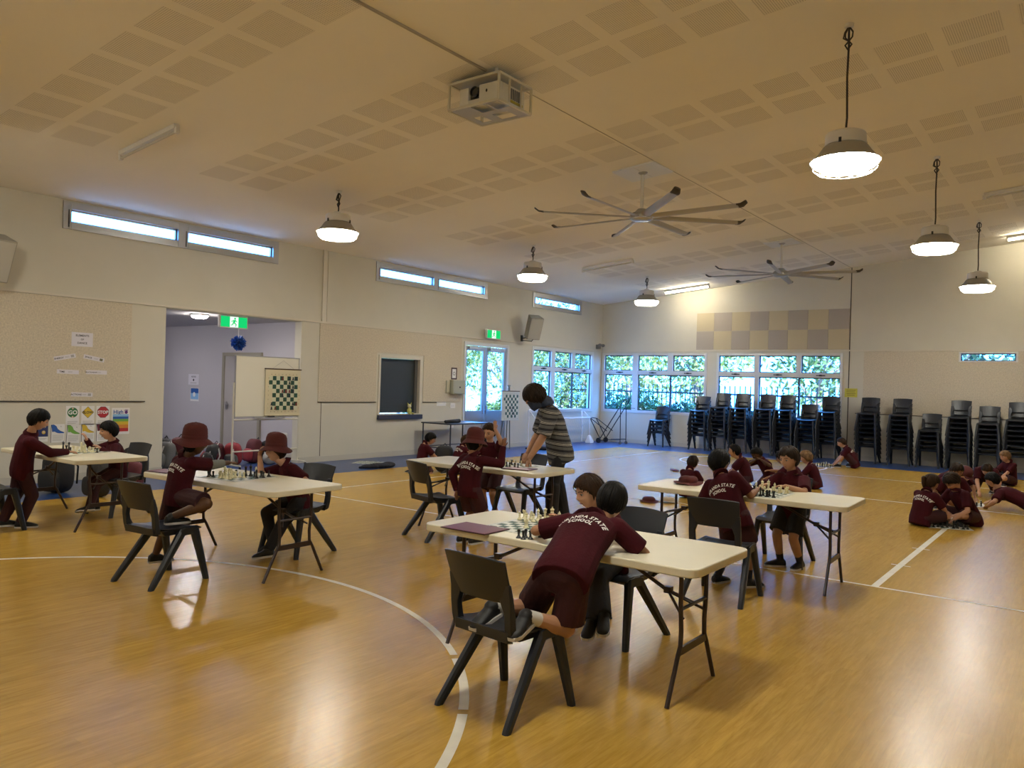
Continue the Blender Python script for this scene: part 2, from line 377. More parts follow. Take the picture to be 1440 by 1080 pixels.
window(1, 'L', WL, [(17.29, 18.15, 2.15, 2.60), (18.33, 19.2, 2.15, 2.60), (19.38, 20.3, 2.15, 2.60), (17.31, 18.15, .98, 2.04), (18.33, 20.3, .98, 2.04)], [(19.29, 19.33, .98, 2.04)], [(17.75, 2.10), (18.8, 2.10), (19.85, 2.10)], label='aluminium window on the left wall near the far corner')
window(2, 'B', WB1, [(-12.14, -11.18, 2.16, 2.61), (-11.0, -10.05, 2.16, 2.61), (-9.88, -8.92, 2.16, 2.61), (-12.12, -11.18, .98, 2.04), (-11.0, -8.92, .98, 2.04)], [(-9.98, -9.94, .98, 2.04)], [(-11.6, 2.10), (-10.5, 2.10), (-9.4, 2.10)], label='left window of the back wall')
window(3, 'B', WB2, [(-8.49, -7.5, 2.16, 2.61), (-7.36, -6.38, 2.16, 2.61), (-6.25, -5.29, 2.16, 2.61), (-8.50, -7.48, .98, 2.04), (-7.36, -5.28, .98, 2.04)], [(-6.33, -6.29, .98, 2.04)], [(-8.0, 2.10), (-6.85, 2.10), (-5.75, 2.10)], label='right window of the back wall behind the chair stacks')
window(4, 'B', WB3, [(-2.62, -1.53, 2.50, 2.67)], label='small slot window high on the back wall')
for i, (a, b) in enumerate(clere):
    mid = (a + b) / 2; n = 1 if i == 2 else 2
    pn = [(a + .12, mid - .09, 3.84, 4.03), (mid + .09, b - .12, 3.84, 4.03)] if n == 2 else [(a + .12, b - .12, 3.84, 4.03)]
    window(5 + i, 'L', (a, b, 3.73, 4.14), pn, [], fm=ALU, label='slot window under the ceiling on the left wall')
    rt = bpy.data.objects['window_%d' % (5 + i)]
    mb = MB()
    for p in pn: mb.box(XL - .01, p[0] - .05, 3.76, XL + .02, p[0] - .03, 4.02)
    mb.build('window_stay', BLACK, rt, smooth=0)
# glazed double door on the left wall
r = bpy.data.objects.new('door_1', None); C.objects.link(r); struct(r, 'glazed aluminium double door on the left wall')
mb = MB()
for a, b, c, d in grid_cells(14.40, 16.18, 0, 2.64, [(14.47, 16.10, -.1, 2.56)]): mb.box(XL - .12, a, c, XL + .02, b, d)
mb.build('door_frame', ALUW, r, smooth=0, bevel=.004)
for a, b in ((14.48, 15.27), (15.29, 16.09)):
    mb = MB()
    for q in grid_cells(a, b, .03, 2.54, [(a + .06, b - .11 if a < 15 else b - .08, .96, 2.44), (a + .06, b - .08, .16, .70)]): mb.box(XL - .07, q[0], q[2], XL - .02, q[1], q[3])
    lf = mb.build('door_leaf', ALU, r, smooth=0, bevel=.003)
    MB().box(XL - .05, a + .06, .96, XL - .044, b - .08, 2.44).build('door_glass', GLASS, lf, smooth=0)
    MB().box(XL - .055, a + .06, .16, XL - .04, b - .08, .70).build('kick_panel', mat('grey_door_panel', (.33, .33, .34), .5), lf, smooth=0)
    hy = b - .05 if a < 15 else a + .05
    MB().box(XL - .02, hy - .03, .88, XL + .0, hy + .03, 1.08).obox((XL + .025, hy, .98), (.012, 0, 0), (0, .075, 0), (0, 0, .012)).build('door_handle', STEEL, lf, bevel=.003)
    MB().box(XL - .02, a + .08, 2.46, XL + .05, a + .5, 2.52).obox((XL + .03, a + .55, 2.5), (.008, 0, 0), (0, .16, 0), (0, 0, .008)).build('door_closer', STEEL, lf, bevel=.003)
# corridor beyond the opening
mb = MB(); mb.box(-19.5, 9.95, -.1, XL - T, 10.15, 3); struct(mb.build('wall_corridor_side', LILAC, smooth=0))
struct(MB().box(-19.7, 5.4, -.1, -19.5, 10.15, 3).build('wall_corridor_end', LILAC, smooth=0))
struct(MB().box(-19.5, 5.4, -.1, XL - T, 5.6, 3).build('wall_corridor_near', LILAC, smooth=0))
struct(MB().box(-19.5, 5.6, 2.75, XL - T, 9.95, 2.9).build('ceiling_corridor', CORRC, smooth=0))
struct(MB().box(-19.5, 9.935, 0, XL - T, 9.95, .1).build('baseboard_corridor', SKIRT, smooth=0))
r = bpy.data.objects.new('door_2', None); C.objects.link(r); struct(r, 'corridor door half hidden by the whiteboard')
DFR = mat('olive_door_frame', (.30, .27, .21), .5)
mb = MB()
for q in grid_cells(-15.33, -13.94, 0, 2.14, [(-15.25, -14.02, -.1, 2.06)]): mb.box(q[0], 9.90, q[2], q[1], 9.96, q[3])
mb.build('door_frame', DFR, r, smooth=0, bevel=.004)
MB().box(-15.25, 9.925, .01, -14.02, 9.948, 2.06).build('door_leaf', mat('pale_door_paint', (.42, .39, .38), .5), r, smooth=0)
MB().obox((-15.13, 9.90, 1.0), (.02, 0, 0), (0, .012, 0), (0, 0, .08)).obox((-15.08, 9.87, 1.02), (.06, 0, 0), (0, .01, 0), (0, 0, .01)).build('door_handle', STEEL, r, bevel=.003)
# ------------------------------------------------------------------ sheets, posters, signs
COL = {}
def flat(name, c, rough=.6):
    COL.setdefault(name, mat(name, c, rough)); return COL[name]
class Sheet:
    def __init__(s, c, right, up, w, h, tilt=0):
        s.c = V(c); r = V(right).normalized(); u = V(up).normalized(); a = math.radians(tilt)
        s.r = r * math.cos(a) + u * math.sin(a); s.u = -r * math.sin(a) + u * math.cos(a); s.n = r.cross(u); s.w, s.h = w, h; s.mb = MB(); s.ms = []; s.k = 0
    def _m(s, m):
        if m not in s.ms: s.ms.append(m)
        s.mb.cur = s.ms.index(m); s.k += 1; return s.n * (.0016 + .00035 * s.k)
    def base(s, m, t=.0015):
        s._m(m); s.mb.obox(s.c + s.n * t / 2, s.r * s.w / 2, s.u * s.h / 2, s.n * t / 2); return s
    def poly(s, m, pts):
        off = s._m(m); s.mb.add([s.c + s.r * (x * s.w) + s.u * (y * s.h) + off for x, y in pts], [tuple(range(len(pts)))]); return s
    def rect(s, m, x0, x1, y0, y1): return s.poly(m, [(x0, y0), (x1, y0), (x1, y1), (x0, y1)])
    def ngon(s, m, x, y, r, n, a0=0): return s.poly(m, [(x + r * math.cos(a0 + 2 * PI * i / n), y + r * s.w / s.h * math.sin(a0 + 2 * PI * i / n)) for i in range(n)])
    def text(s, m, t, x, y, size, bold=.02):
        off = s._m(m); text_on(s.mb, t, s.c + s.r * (x * s.w) + s.u * (y * s.h) + off, s.r, s.u, size, 0, bold); return s
    def build(s, name, label, cat, group=None):
        o = s.mb.build(name, s.ms, smooth=0, recalc=False); return tag(o, label, cat, group)
def LW(y, z, w, h, tilt=0, off=0): return Sheet((XL + off, y, z), (0, 1, 0), (0, 0, 1), w, h, tilt)
RED, GRN, BLU, YEL, ORG, INK, GRY, LBL = flat('print_red', (.42, .02, .03)), flat('print_green', (.03, .16, .05)), flat('print_blue', (.02, .10, .38)), flat('print_yellow', (.62, .42, .03)), flat('print_orange', (.60, .22, .03)), flat('print_ink', (.02, .02, .03)), flat('print_grey', (.35, .35, .36)), flat('print_light_blue', (.25, .48, .75))
GRN2 = flat('print_mid_green', (.16, .38, .06)); DBL = flat('print_navy', (.02, .03, .12)); LIL = flat('lilac_paper', (.66, .64, .70))
F14 = .014
def lines(s, y0, n, dy=.055, x0=-.38, x1=.38, m=None):
    for i in range(n): s.rect(m or GRY, x0, x1 - (.12 if i == n - 1 else 0), y0 - i * dy - .009, y0 - i * dy + .009)
    return s
s = LW(5.455, .97, .19, .285).base(WHITE).ngon(GRN, 0, .16, .40, 28).text(WHITE, 'GO', 0, .15, .085, .03).ngon(flat('print_skin', (.62, .45, .32)), 0, .37, .07, 12).ngon(COL['print_skin'], 0, -.07, .07, 12); lines(s, -.30, 3).build('poster', 'white poster with round green GO sign', 'poster')
s = LW(5.675, .97, .19, .285).base(WHITE).ngon(INK, 0, .16, .47, 4).ngon(YEL, 0, .16, .44, 4).text(INK, 'SLOW', 0, .15, .052, .03); lines(s, -.30, 3).build('poster', 'white poster with yellow diamond SLOW sign', 'poster')
s = LW(5.90, .97, .20, .285).base(WHITE).ngon(INK, 0, .16, .46, 8, PI / 8).ngon(RED, 0, .16, .43, 8, PI / 8).text(WHITE, 'STOP', 0, .15, .066, .035); lines(s, -.30, 3).build('poster', 'white poster with red octagonal STOP sign', 'poster')
s = LW(6.175, .875, .28, .41).base(WHITE).text(BLU, 'High', -.14, .34, .085, .02).rect(LBL, -.44, .44, .17, .26).rect(BLU, -.44, .44, .08, .17).rect(GRN2, -.44, .44, -.02, .08).rect(YEL, -.44, .44, -.14, -.02).rect(ORG, -.44, .44, -.27, -.14).rect(RED, -.44, .44, -.40, -.27).ngon(flat('print_purple', (.12, .03, .2)), .30, .33, .09, 12)
for a in (-40, -15, 10, 35, 80):
    r = math.radians(90 - a); dx, dy = math.cos(r), math.sin(r) * .28 / .41; s.poly(COL['print_purple'], [(.30 + dy * .02 - .02, .33), (.30 + .02, .33), (.30 + dx * .17 + .018, .33 + dy * .17), (.30 + dx * .17 - .018, .33 + dy * .17)])
s.build('poster', 'white poster headed High with a hand and rainbow bands', 'poster')
s = LW(5.045, .725, .15, .26).base(WHITE).rect(DBL, -.5, .5, -.22, .5).text(WHITE, 'BEST', 0, .35, .05, .03).ngon(YEL, .1, .02, .17, 16).ngon(COL['print_skin'], .1, .04, .11, 14); lines(s, -.32, 2).build('poster', 'navy BEST poster behind the boy at the left table', 'poster')
def flagposter(y, z, m, tilt, label):
    s = LW(y, z, .20, .27, tilt).base(WHITE).rect(INK, -.47, -.43, -.5, .48)
    pl = [(-.43, .46), (-.25, .47), (-.08, .38), (.02, .22), (.2, .12), (.45, .04), (.45, .0), (.1, .0), (-.05, .03), (-.2, .10), (-.36, .08)]
    s.poly(INK, [(x * 1.03, y + .012) for x, y in pl]).poly(m, pl); lines(s, -.10, 5, .07, -.34, .4)
    s.text(GRY, 'is', .22, .38, .03); s.build('poster', label, 'poster')
flagposter(5.25, .71, BLU, 0, 'white poster with wavy blue flag'); flagposter(5.47, .695, GRN2, -3, 'white poster with wavy green flag, hung slightly tilted')
flagposter(5.68, .705, YEL, 0, 'white poster with wavy yellow flag'); flagposter(5.90, .705, flat('print_maroon', (.12, .01, .03)), 0, 'white poster with maroon flag behind the seated boy')
LW(5.555, 2.11, .31, .21, 0, F14).base(LIL).text(INK, 'ELEMENTS', 0, .27, .042).text(INK, 'OF', 0, .0, .036).text(INK, 'DANCE', 0, -.26, .042).build('paper_sign', 'white ELEMENTS OF DANCE sheet on the felt pinboard', 'sign')
def strip(y, z, t, tilt, label, dot=None):
    s = LW(y, z, .31, .062, tilt, F14).base(LIL).text(INK, t, -.27, -.05, .036 if len(t) < 8 else .026)
    s.rect(GRY, .0, .2, .05, .12).rect(GRY, .0, .2, -.15, -.08)
    if dot: s.rect(dot, .27, .42, -.3, .3)
    s.build('paper_strip', label, 'sign')
strip(5.315, 1.835, 'ENERGY', 12, 'white ENERGY strip tilted upward on the pinboard', GRY); strip(5.735, 1.835, 'SPACE', -10, 'white SPACE strip tilted downward on the pinboard', flat('print_olive', (.15, .14, .08)))
strip(5.365, 1.62, 'TIME', -1, 'white TIME strip pinned level on the pinboard'); strip(5.78, 1.625, 'RELATIONSHIP', 0, 'white RELATIONSHIP strip pinned level on the pinboard'); strip(5.575, 1.285, 'ACTIONS', -1, 'white strip pinned alone near the pinboard lower edge', GRY)
LW(14.045, 1.85, .21, .28, 0, F14).base(flat('dark_poster_border', (.06, .03, .035))).rect(WHITE, -.32, .32, -.38, .38).ngon(INK, 0, 0, .20, 12).ngon(WHITE, 0, 0, .14, 12).build('poster', 'small dark bordered poster above the switchboard box', 'poster')
s = LW(13.645, 1.195, .32, .22, 0, .001).base(WHITE).rect(GRY, -.3, -.05, .1, .3).rect(GRY, -.3, .3, -.05, 0).rect(GRY, .05, .3, .15, .25); s.build('notice_sign', 'white paper notice left of the light switches', 'notice')
def switch(y, z, label, n=2):
    r = thing('light_switch', label, 'switch', (XL, y, z)); MB().box(0, -.09, -.06, .01, .09, .06).build('switch_plate', WHITEP, r, bevel=.003)
    for i in range(n): MB().box(.01, -.045 + .05 * i, -.02, .016, -.015 + .05 * i, .02).build('rocker', WHITE, r, bevel=.002)
switch(14.04, 1.09, 'white double light switch beside the glazed door'); switch(14.0, .62, 'white power outlet low beside the glazed door')
r = thing('switchboard_box', 'olive grey switchboard box on the wall beside the glazed door', 'electrical box', (XL + F14, 14.1, 1.53)); G = mat('olive_grey_enamel', (.36, .36, .28), .45)
MB().box(0, -.21, -.165, .13, .21, .165).build('cabinet_body', G, r, smooth=0, bevel=.006); MB().box(.13, -.19, -.15, .137, .19, .15).build('cabinet_door', G, r, smooth=0, bevel=.003); MB().box(.137, .0, -.015, .15, .03, .015).build('latch', BLACK, r)
tag(MB().box(XL + F14, 13.76, 1.40, XL + .05, 13.87, 1.68).build('intercom_panel', mat('cream_enamel', (.50, .48, .38), .5), bevel=.004), 'narrow cream control panel left of the switchboard box', 'control panel')
Sheet((-5.01, YB - .009, 1.68), (1, 0, 0), (0, 0, 1), .30, .22).base(flat('yellow_notice_paper', (.55, .50, .06))).rect(flat('print_brown', (.18, .14, .03)), -.36, .36, .26, .32).rect(COL['print_brown'], -.36, .30, .08, .14).rect(COL['print_brown'], -.34, .36, -.12, -.06).rect(COL['print_brown'], -.3, .3, -.3, -.24).build('notice_sign', 'yellow notice on the back wall between window and chair stacks', 'notice')
# notices and light fittings in the corridor (wall faces -y)
Sheet((-16.50, 9.948, 1.53), (1, 0, 0), (0, 0, 1), .42, .24).base(LIL).text(INK, 'NOTICE', 0, .25, .05).ngon(INK, 0, -.05, .07, 10).rect(GRY, -.3, .3, -.36, -.3).build('notice_sign', 'white notice on the corridor wall, upper of two', 'notice')
Sheet((-16.44, 9.948, 1.19), (1, 0, 0), (0, 0, 1), .34, .30).base(WHITE).rect(BLU, -.46, .46, .1, .46).rect(LBL, -.46, .46, -.36, .1).ngon(WHITE, -.05, .0, .16, 10).build('notice_sign', 'blue and white leaflet on the corridor wall, lower of two', 'notice')
r = thing('light_switch', 'white double switch on the corridor wall behind the whiteboard', 'switch', (-13.15, 9.95, .46)); MB().box(-.09, -.012, -.06, .09, 0, .06).build('switch_plate', WHITEP, r, bevel=.003); MB().box(-.04, -.018, -.02, -.01, -.012, .02).box(.01, -.018, -.02, .04, -.012, .02).build('rocker', WHITE, r)
GE = emission('exit_green_light', (.01, .62, .16), 1.1); WE = emission('exit_white_light', (.85, 1, .9), 1.1)
def exit_sign(loc, label, hang, w=.52, h=.20):
    r = thing('exit_sign', label, 'exit sign', loc)
    MB().box(-.03, -w / 2 - .02, -h / 2 - .015, .03, w / 2 + .02, h / 2 + .015).build('sign_housing', WHITEP, r, bevel=.004)
    s = Sheet((.030, 0, 0), (0, 1, 0), (0, 0, 1), w, h); s.rect(GE, -.5, .5, -.5, .5).rect(WE, -.16, .16, -.5, .5)
    s.ngon(GE, .03, .33, .035, 12); s.poly(GE, [(-.03, .2), (.06, .2), (.03, -.08), (-.05, -.08)]); s.poly(GE, [(.0, -.05), (.04, -.08), (.10, -.22), (.07, -.42), (.045, -.42), (.06, -.24), (-.02, -.12)]); s.poly(GE, [(-.05, -.05), (-.01, -.12), (-.05, -.3), (-.13, -.34), (-.13, -.28), (-.075, -.25)])
    s.poly(GE, [(.05, .2), (.12, .03), (.10, 0), (.03, .12)]); s.poly(GE, [(-.03, .18), (-.11, .08), (-.10, -.02), (-.08, -.02), (-.08, .06), (-.01, .12)])
    s.mb.build('pictogram_face', s.ms, r, smooth=0, recalc=False)
    if hang: MB().box(-.01, -w / 2 + .05, h / 2, .01, -w / 2 + .07, h / 2 + hang).box(-.01, w / 2 - .07, h / 2, .01, w / 2 - .05, h / 2 + hang).build('hanger', STEEL, r)
    else: MB().box(-.09, -.05, -.04, -.03, .05, .04).build('wall_bracket', WHITEP, r)
exit_sign((XL + .09, 15.39, 2.87), 'green exit sign above the glazed double door', 0)
exit_sign((-12.62, 8.35, 2.61), 'green exit sign hanging inside the corridor opening', .05, .54, .19)
# blue tinsel pompom
mb = MB(); c0 = V((0, 0, 0))
for i in range(420):
    d = V(rng.normal(size=3)); d.normalize(); t = d.cross(V(rng.normal(size=3))).normalized(); L_ = .10 + .05 * rng.random()
    w_ = .011; p = d * L_; mb.add([c0 + t * w_ * .5, c0 - t * w_ * .5, p - t * w_ + d * .0, p + t * w_], [(0, 1, 2, 3)]) if i % 2 else mb.add([d * .05 + t * w_, d * .05 - t * w_, p + d.cross(t) * .03 - t * w_, p + d.cross(t) * .03 + t * w_], [(0, 1, 2, 3)])
r = thing('tinsel_pompom', 'round blue tinsel pompom hanging below the corridor exit sign', 'pompom', (-12.62, 8.47, 2.235)); mb.build('tinsel_ball', mat('blue_tinsel', (.01, .075, .36), .35, spec=.8), r, smooth=0, recalc=False)
MB().ell((0, 0, 0), .085, .085, .085).build('ball_core', mat('deep_blue_core', (.005, .03, .16), .6), r); MB().tube([(0, 0, .08), (0, 0, .27)], .003, 5).build('hanging_string', WHITEP, r)
r = thing('ceiling_light', 'lit ceiling fitting just inside the corridor opening', 'light', (-13.3, 8.1, 2.75)); r2 = thing('ceiling_light', 'added unseen ceiling fitting brightening the corridor from deeper inside', 'light', (-16.5, 7.8, 2.75)); MB().lathe([(.0, 0), (.16, 0), (.16, -.03), (0, -.03)], 20).build('light_base', WHITEP, r)  # second fitting is an added unseen light that lifts the dark corridor
MB().lathe([(.145, -.03), (.13, -.06), (.08, -.075), (0, -.08)], 20).build('light_diffuser', emission('corridor_lamp', (1, .95, .92), 190), r)
for ch in list(r.children): q = ch.copy(); C.objects.link(q); q.parent = r2

# ------------------------------------------------------------------ serving hatch
r = thing('serving_hatch', 'dark roller-shuttered serving hatch in the left wall', 'serving hatch', (XL, 12.28, 1.5))
mb = MB()
for a, b, c, d in grid_cells(-.66, .66, -.66, .68, [(-.60, .60, -.58, .62)]): mb.box(-.18, a, c, .02, b, d)
mb.build('hatch_frame', TRIMM, r, smooth=0, bevel=.004)
mb = MB(); SH = mat('dark_shutter_steel', (.035, .045, .05), .45, metal=.2)
for i in range(12): z = -.56 + i * .0975; mb.box(-.11, -.595, z, -.10, .595, z + .09); mb.box(-.115, -.595, z + .09, -.105, .595, z + .0975)
mb.build('roller_shutter', SH, r, smooth=0)
MB().box(-.12, .52, -.58, -.06, .60, .62).box(-.12, -.60, -.58, -.09, -.56, .62).build('shutter_guide', mat('grey_guide_channel', (.12, .12, .12), .4, metal=.4), r, smooth=0)
MB().box(-.15, -.66, -.70, .06, .68, -.60).build('hatch_sill', mat('dark_blue_sill', (.03, .035, .07), .4), r, smooth=0, bevel=.004)
r = thing('plush_toy', 'small yellow-green toy sitting on the hatch sill', 'toy', (XL - .03, 12.62, .90)); YT = mat('yellow_green_plush', (.45, .42, .12), .95)
MB().ell((0, 0, .075), .05, .06, .075).build('toy_body', YT, r); MB().ell((0, 0, .18), .042, .048, .045).build('toy_head', mat('cream_plush', (.60, .55, .35), .95), r)
for sgn in (-1, 1): MB().cap_tube((0, .035 * sgn, .21), (0, .06 * sgn, .26), .016, .006).build('toy_ear', YT, r); MB().cap_tube((.02, .04 * sgn, .03), (.075, .055 * sgn, .02), .022, .02).build('toy_leg', YT, r)

# ------------------------------------------------------------------ pendants, tubes, fans, projector, speakers
LAMPE = emission('high_bay_lamp', (1.0, .965, .85), 102); GREYP = mat('grey_lamp_housing', (.40, .385, .35), .45, metal=.3)
CABLE = mat('brown_black_cable', (.02, .014, .012), .5)
def pendant(x, y, label):
    zt = zc(x); r = thing('pendant_light', label, 'pendant light', (x, y, 3.83), group='caged high bay pendants')
    MB().lathe([(0, .30), (.06, .30), (.07, .275), (.165, .265), (.18, .25), (.185, .15), (.17, .145), (0, .145)], 28).build('ballast_housing', WHITEP, r)
    sh = MB().lathe([(.165, .15), (.20, .13), (.24, .07), (.295, .012), (.315, .004), (.315, -.006), (.29, -.004), (.235, .06), (.195, .118), (.16, .135)], 32, cap=False).build('lamp_shade', GREYP, r)
    MB().lathe([(.272, .002), (.268, -.045), (.25, -.062), (.16, -.078), (.0, -.083)], 28).build('lamp_lens', LAMPE, r)
    mb = MB()
    for rr, z in ((.30, -.02), (.288, -.065), (.25, -.100)): mb.tube([(rr * math.cos(a), rr * math.sin(a), z) for a in np.linspace(0, 2 * PI, 29)], .0035, 5, cap=False)
    for k in range(12): a = k * PI / 6; mb.tube([(q * math.cos(a), q * math.sin(a), z) for q, z in ((.31, 0), (.30, -.02), (.288, -.065), (.25, -.100), (.06, -.115))], .003, 5)
    mb.build('wire_guard', WHITEP, r)
    for k in range(3): a = .5 + k * 2.1; MB().obox((.18 * math.cos(a), .18 * math.sin(a), .15), (.012, 0, 0), (0, .012, 0), (0, 0, .03)).build('clip', BLACK, r)
    L_ = zt - 3.83; mb = MB()
    mb.tube([(.0, 0, .30), (.006, 0, .34 + .1 * (L_ - .6)), (-.004, .004, .30 + .5 * (L_ - .3)), (.005, -.004, .30 + .8 * (L_ - .3)), (0, 0, L_)], .010, 6)
    tz = L_ - .02
    for k in range(3):
        s_ = 1 if k % 2 else -1; q = min(.22, L_ - .36)
        mb.tube([(0, 0, tz), (.035 * s_, .01 * k, tz - q * .25), (.045 * s_ * (1 - .2 * k), -.01, tz - q * .5), (0, .012, tz - q * .62), (-.03 * s_, 0, tz - q * .8), (-.005, 0, tz - q)], .008, 6)
    mb.build('hanging_cable', CABLE, r)
    MB().lathe([(0, 0), (.045, 0), (.04, -.03), (0, -.035)], 16, (0, 0, L_)).build('ceiling_rose', WHITEP, r)
pendant(-1.98, 7.78, 'caged pendant light nearest on the right side, the largest in view')
pendant(-1.98, 12.78, 'caged pendant light in the middle of the right row')
pendant(-1.98, 17.78, 'caged pendant light farthest in the right row')
pendant(-9.19, 7.80, 'caged pendant light left of the projector, nearest of the left row')
pendant(-9.19, 12.84, 'caged pendant light above the middle windows, second in the left row')
pendant(-9.19, 17.80, 'caged pendant light farthest in the left row, near the corner')
for x in (-1.98, -9.19):
    for y in (2.78, -2.2): pendant(x, y, 'caged pendant light overhead ' + ('right' if x > -5 else 'left') + ' of the front table, out of view') if y > 0 else pendant(x, y, 'caged pendant light behind the camera on the ' + ('right' if x > -5 else 'left'))
TUBEON = emission('fluorescent_tube_light', (1.0, .88, .64), 130); TUBEOFF = mat('unlit_tube_glass', (.55, .52, .46), .3)
def batten(x0, x1, y, on, label):
    r = thing('fluorescent_batten', label, 'ceiling light', ((x0 + x1) / 2, y, zc((x0 + x1) / 2) - .006)); r.rotation_euler = (0, -math.atan(.094), 0); h = (x1 - x0) / 2
    MB().box(-h, -.035, -.055, h, .035, 0).build('batten_body', WHITEP, r, smooth=0, bevel=.004)
    MB().tube([(-h + .03, 0, -.085), (h - .03, 0, -.085)], .017, 10).build('tube', TUBEON if on else TUBEOFF, r)
    for s_ in (-1, 1): MB().box(s_ * h - .02, -.022, -.11, s_ * h + .02, .022, -.04).build('tube_holder', WHITEP, r, smooth=0)
batten(-9.83, -8.55, 4.85, False, 'unlit fluorescent batten near the slot windows, closest to the camera'); batten(-9.70, -8.40, 15.55, False, 'unlit fluorescent batten in front of the second pendant')
batten(-9.80, -8.50, 20.05, True, 'lit fluorescent batten above the left back window'); batten(-1.68, -.4, 15.55, False, 'unlit fluorescent batten cut by the right picture edge'); batten(-1.7, -.42, 19.9, True, 'lit fluorescent batten by the back wall at the right picture edge')
FANM = mat('brushed_fan_blade', (.40, .39, .37), .45, metal=.25); FAND = mat('dark_fan_tip', (.035, .028, .025), .5)
def fan(x, y, a0, label):
    r = thing('ceiling_fan', label, 'ceiling fan', (x, y, 4.13)); zt = zc(x) - 4.13
    MB().lathe([(0, -.055), (.13, -.05), (.165, -.03), (.17, .02), (.15, .055), (.10, .075), (.06, .12), (0, .125)], 28).build('motor_hub', ALU, r)
    MB().tube([(0, 0, .1), (0, 0, zt)], .026, 12).build('down_rod', WHITEP, r); MB().lathe([(0, 0), (.075, 0), (.07, -.025), (.03, -.05), (0, -.05)], 20, (0, 0, zt)).build('rod_collar', ALU, r)
    for k in range(8):
        a = math.radians(a0 + 45 * k); d = V((math.cos(a), math.sin(a), 0)); t = V((-math.sin(a), math.cos(a), 0)); pt = math.radians(17)
        w_ = t * math.cos(pt) - V((0, 0, 1)) * math.sin(pt); n_ = d.cross(w_)
        rings = []
        for s_, hw in ((.12, .045), (.2, .07), (.8, .065), (1.47, .058)):
            c_ = d * s_; rings.append([c_ + w_ * hw * math.cos(q) + n_ * (.009 * math.sin(q) + .012 * (math.cos(q) ** 2 - .5)) for q in np.linspace(0, 2 * PI, 11)[:-1]])
        b = MB().loft(rings).build('fan_blade', FANM, r)
        MB().loft([[d * s_ + w_ * hw * math.cos(q) + n_ * .012 * math.sin(q) + V((0, 0, up)) for q in np.linspace(0, 2 * PI, 9)[:-1]] for s_, hw, up in ((1.455, .062, 0), (1.52, .06, .006), (1.58, .045, .045))]).build('blade_tip', FAND, b)
    return r
fan(-5.43, 10.28, -1, 'large eight-blade ceiling fan, the nearer one'); fan(-5.45, 16.62, 10, 'large eight-blade ceiling fan, the farther one near the back wall')
for x, y, hw, l in ((-5.42, 10.26, .33, 'aluminium mounting plate on the ceiling above the nearer fan'), (-5.45, 16.62, .30, 'mounting plate on the ceiling above the farther fan')):
    tag(MB().add([(x + i * hw, y + j * hw * .95, zc(x + i * hw) + k) for i in (-1, 1) for j in (-1, 1) for k in (-.022, -.002)], [(0, 1, 3, 2), (4, 6, 7, 5), (0, 4, 5, 1), (2, 3, 7, 6), (0, 2, 6, 4), (1, 5, 7, 3)]).add([(x + i, y + j * hw * .95, zc(x + i) + k) for i in (-.006, .006) for j in (-1, 1) for k in (-.026, -.02)], [(0, 1, 3, 2), (4, 6, 7, 5), (0, 4, 5, 1), (2, 3, 7, 6), (0, 2, 6, 4), (1, 5, 7, 3)]).build('ceiling_mount_plate', mat('blue_grey_plate', (.80, .80, .78), .5), smooth=0), l, 'mounting plate')
struct(MB().box(-5.11, YN, zc(-5.1) - .018, -5.085, 6.2, zc(-5.1)).box(-5.10, 6.6, zc(-5.1) - .004, -5.09, YB, zc(-5.1)).build('trim_ceiling_joint', mat('ceiling_joint_cover', (.40, .35, .28), .7), smooth=0))
struct(MB().box(-4.7, 10.285, zc(-4.2) - .052, -3.7, 10.292, zc(-3.7) + .01).build('trim_ceiling_crack', SEAM, smooth=0)) if False else None
# projector cage
r = thing('projector_cage', 'cream metal safety cage on the ceiling around the projector', 'projector cage', (-5.21, 6.42, 4.615)); hx, hy, hz = .33, .275, .135
mb = MB(); e = .011
for sx in (-1, 1):
    for sy in (-1, 1): mb.box(sx * hx - e, sy * hy - e, -hz, sx * hx + e, sy * hy + e, hz)
for sz in (-1, 1):
    for sy in (-1, 1): mb.box(-hx, sy * hy - e, sz * hz - e, hx, sy * hy + e, sz * hz + e)
    for sx in (-1, 1): mb.box(sx * hx - e, -hy, sz * hz - e, sx * hx + e, hy, sz * hz + e)
for y in (-.10, .10): mb.box(hx - .008, y - .008, -hz, hx + .008, y + .008, hz)
mb.build('cage_frame', mat('cream_cage_paint', (.62, .58, .46), .45), r, smooth=0)
mb = MB()
for a, b, c, d in grid_cells(-hx, hx, -hy, hy, [(-.06, .10, -.24, -.05), (.14, .29, -.24, -.05), (-.24, -.12, .02, .2), (.0, .2, .04, .22)]): mb.box(a, c, -hz - .006, b, d, -hz - .002)
mb.build('bottom_plate', mat('pale_grey_sheet', (.42, .41, .40), .5), r, smooth=0)
mb = MB().box(-hx, -hy, hz + .0, hx, hy, hz + .012)
for sx in (-1, 1):
    for sy in (-1, 1): mb.box(sx * .22 - .012, sy * .18 - .012, hz, sx * .22 + .012, sy * .18 + .012, hz + .11 + sx * .02)
mb.build('top_bracket', mat('cage_top_sheet', (.55, .51, .42), .6), r, smooth=0)
r = thing('projector', 'white ceiling projector inside the cage', 'projector', (-5.21, 6.42, 4.615))
mb = MB()
for q in grid_cells(-.22, .30, -.10, .075, [(-.10, .04, -.06, .08)]): mb.box(q[0], -.235, q[2], q[1], -.17, q[3])
mb.box(-.22, -.17, -.10, .30, .20, .075).build('projector_body', mat('cream_projector_plastic', (.66, .64, .56), .4), r, smooth=0, bevel=.006)
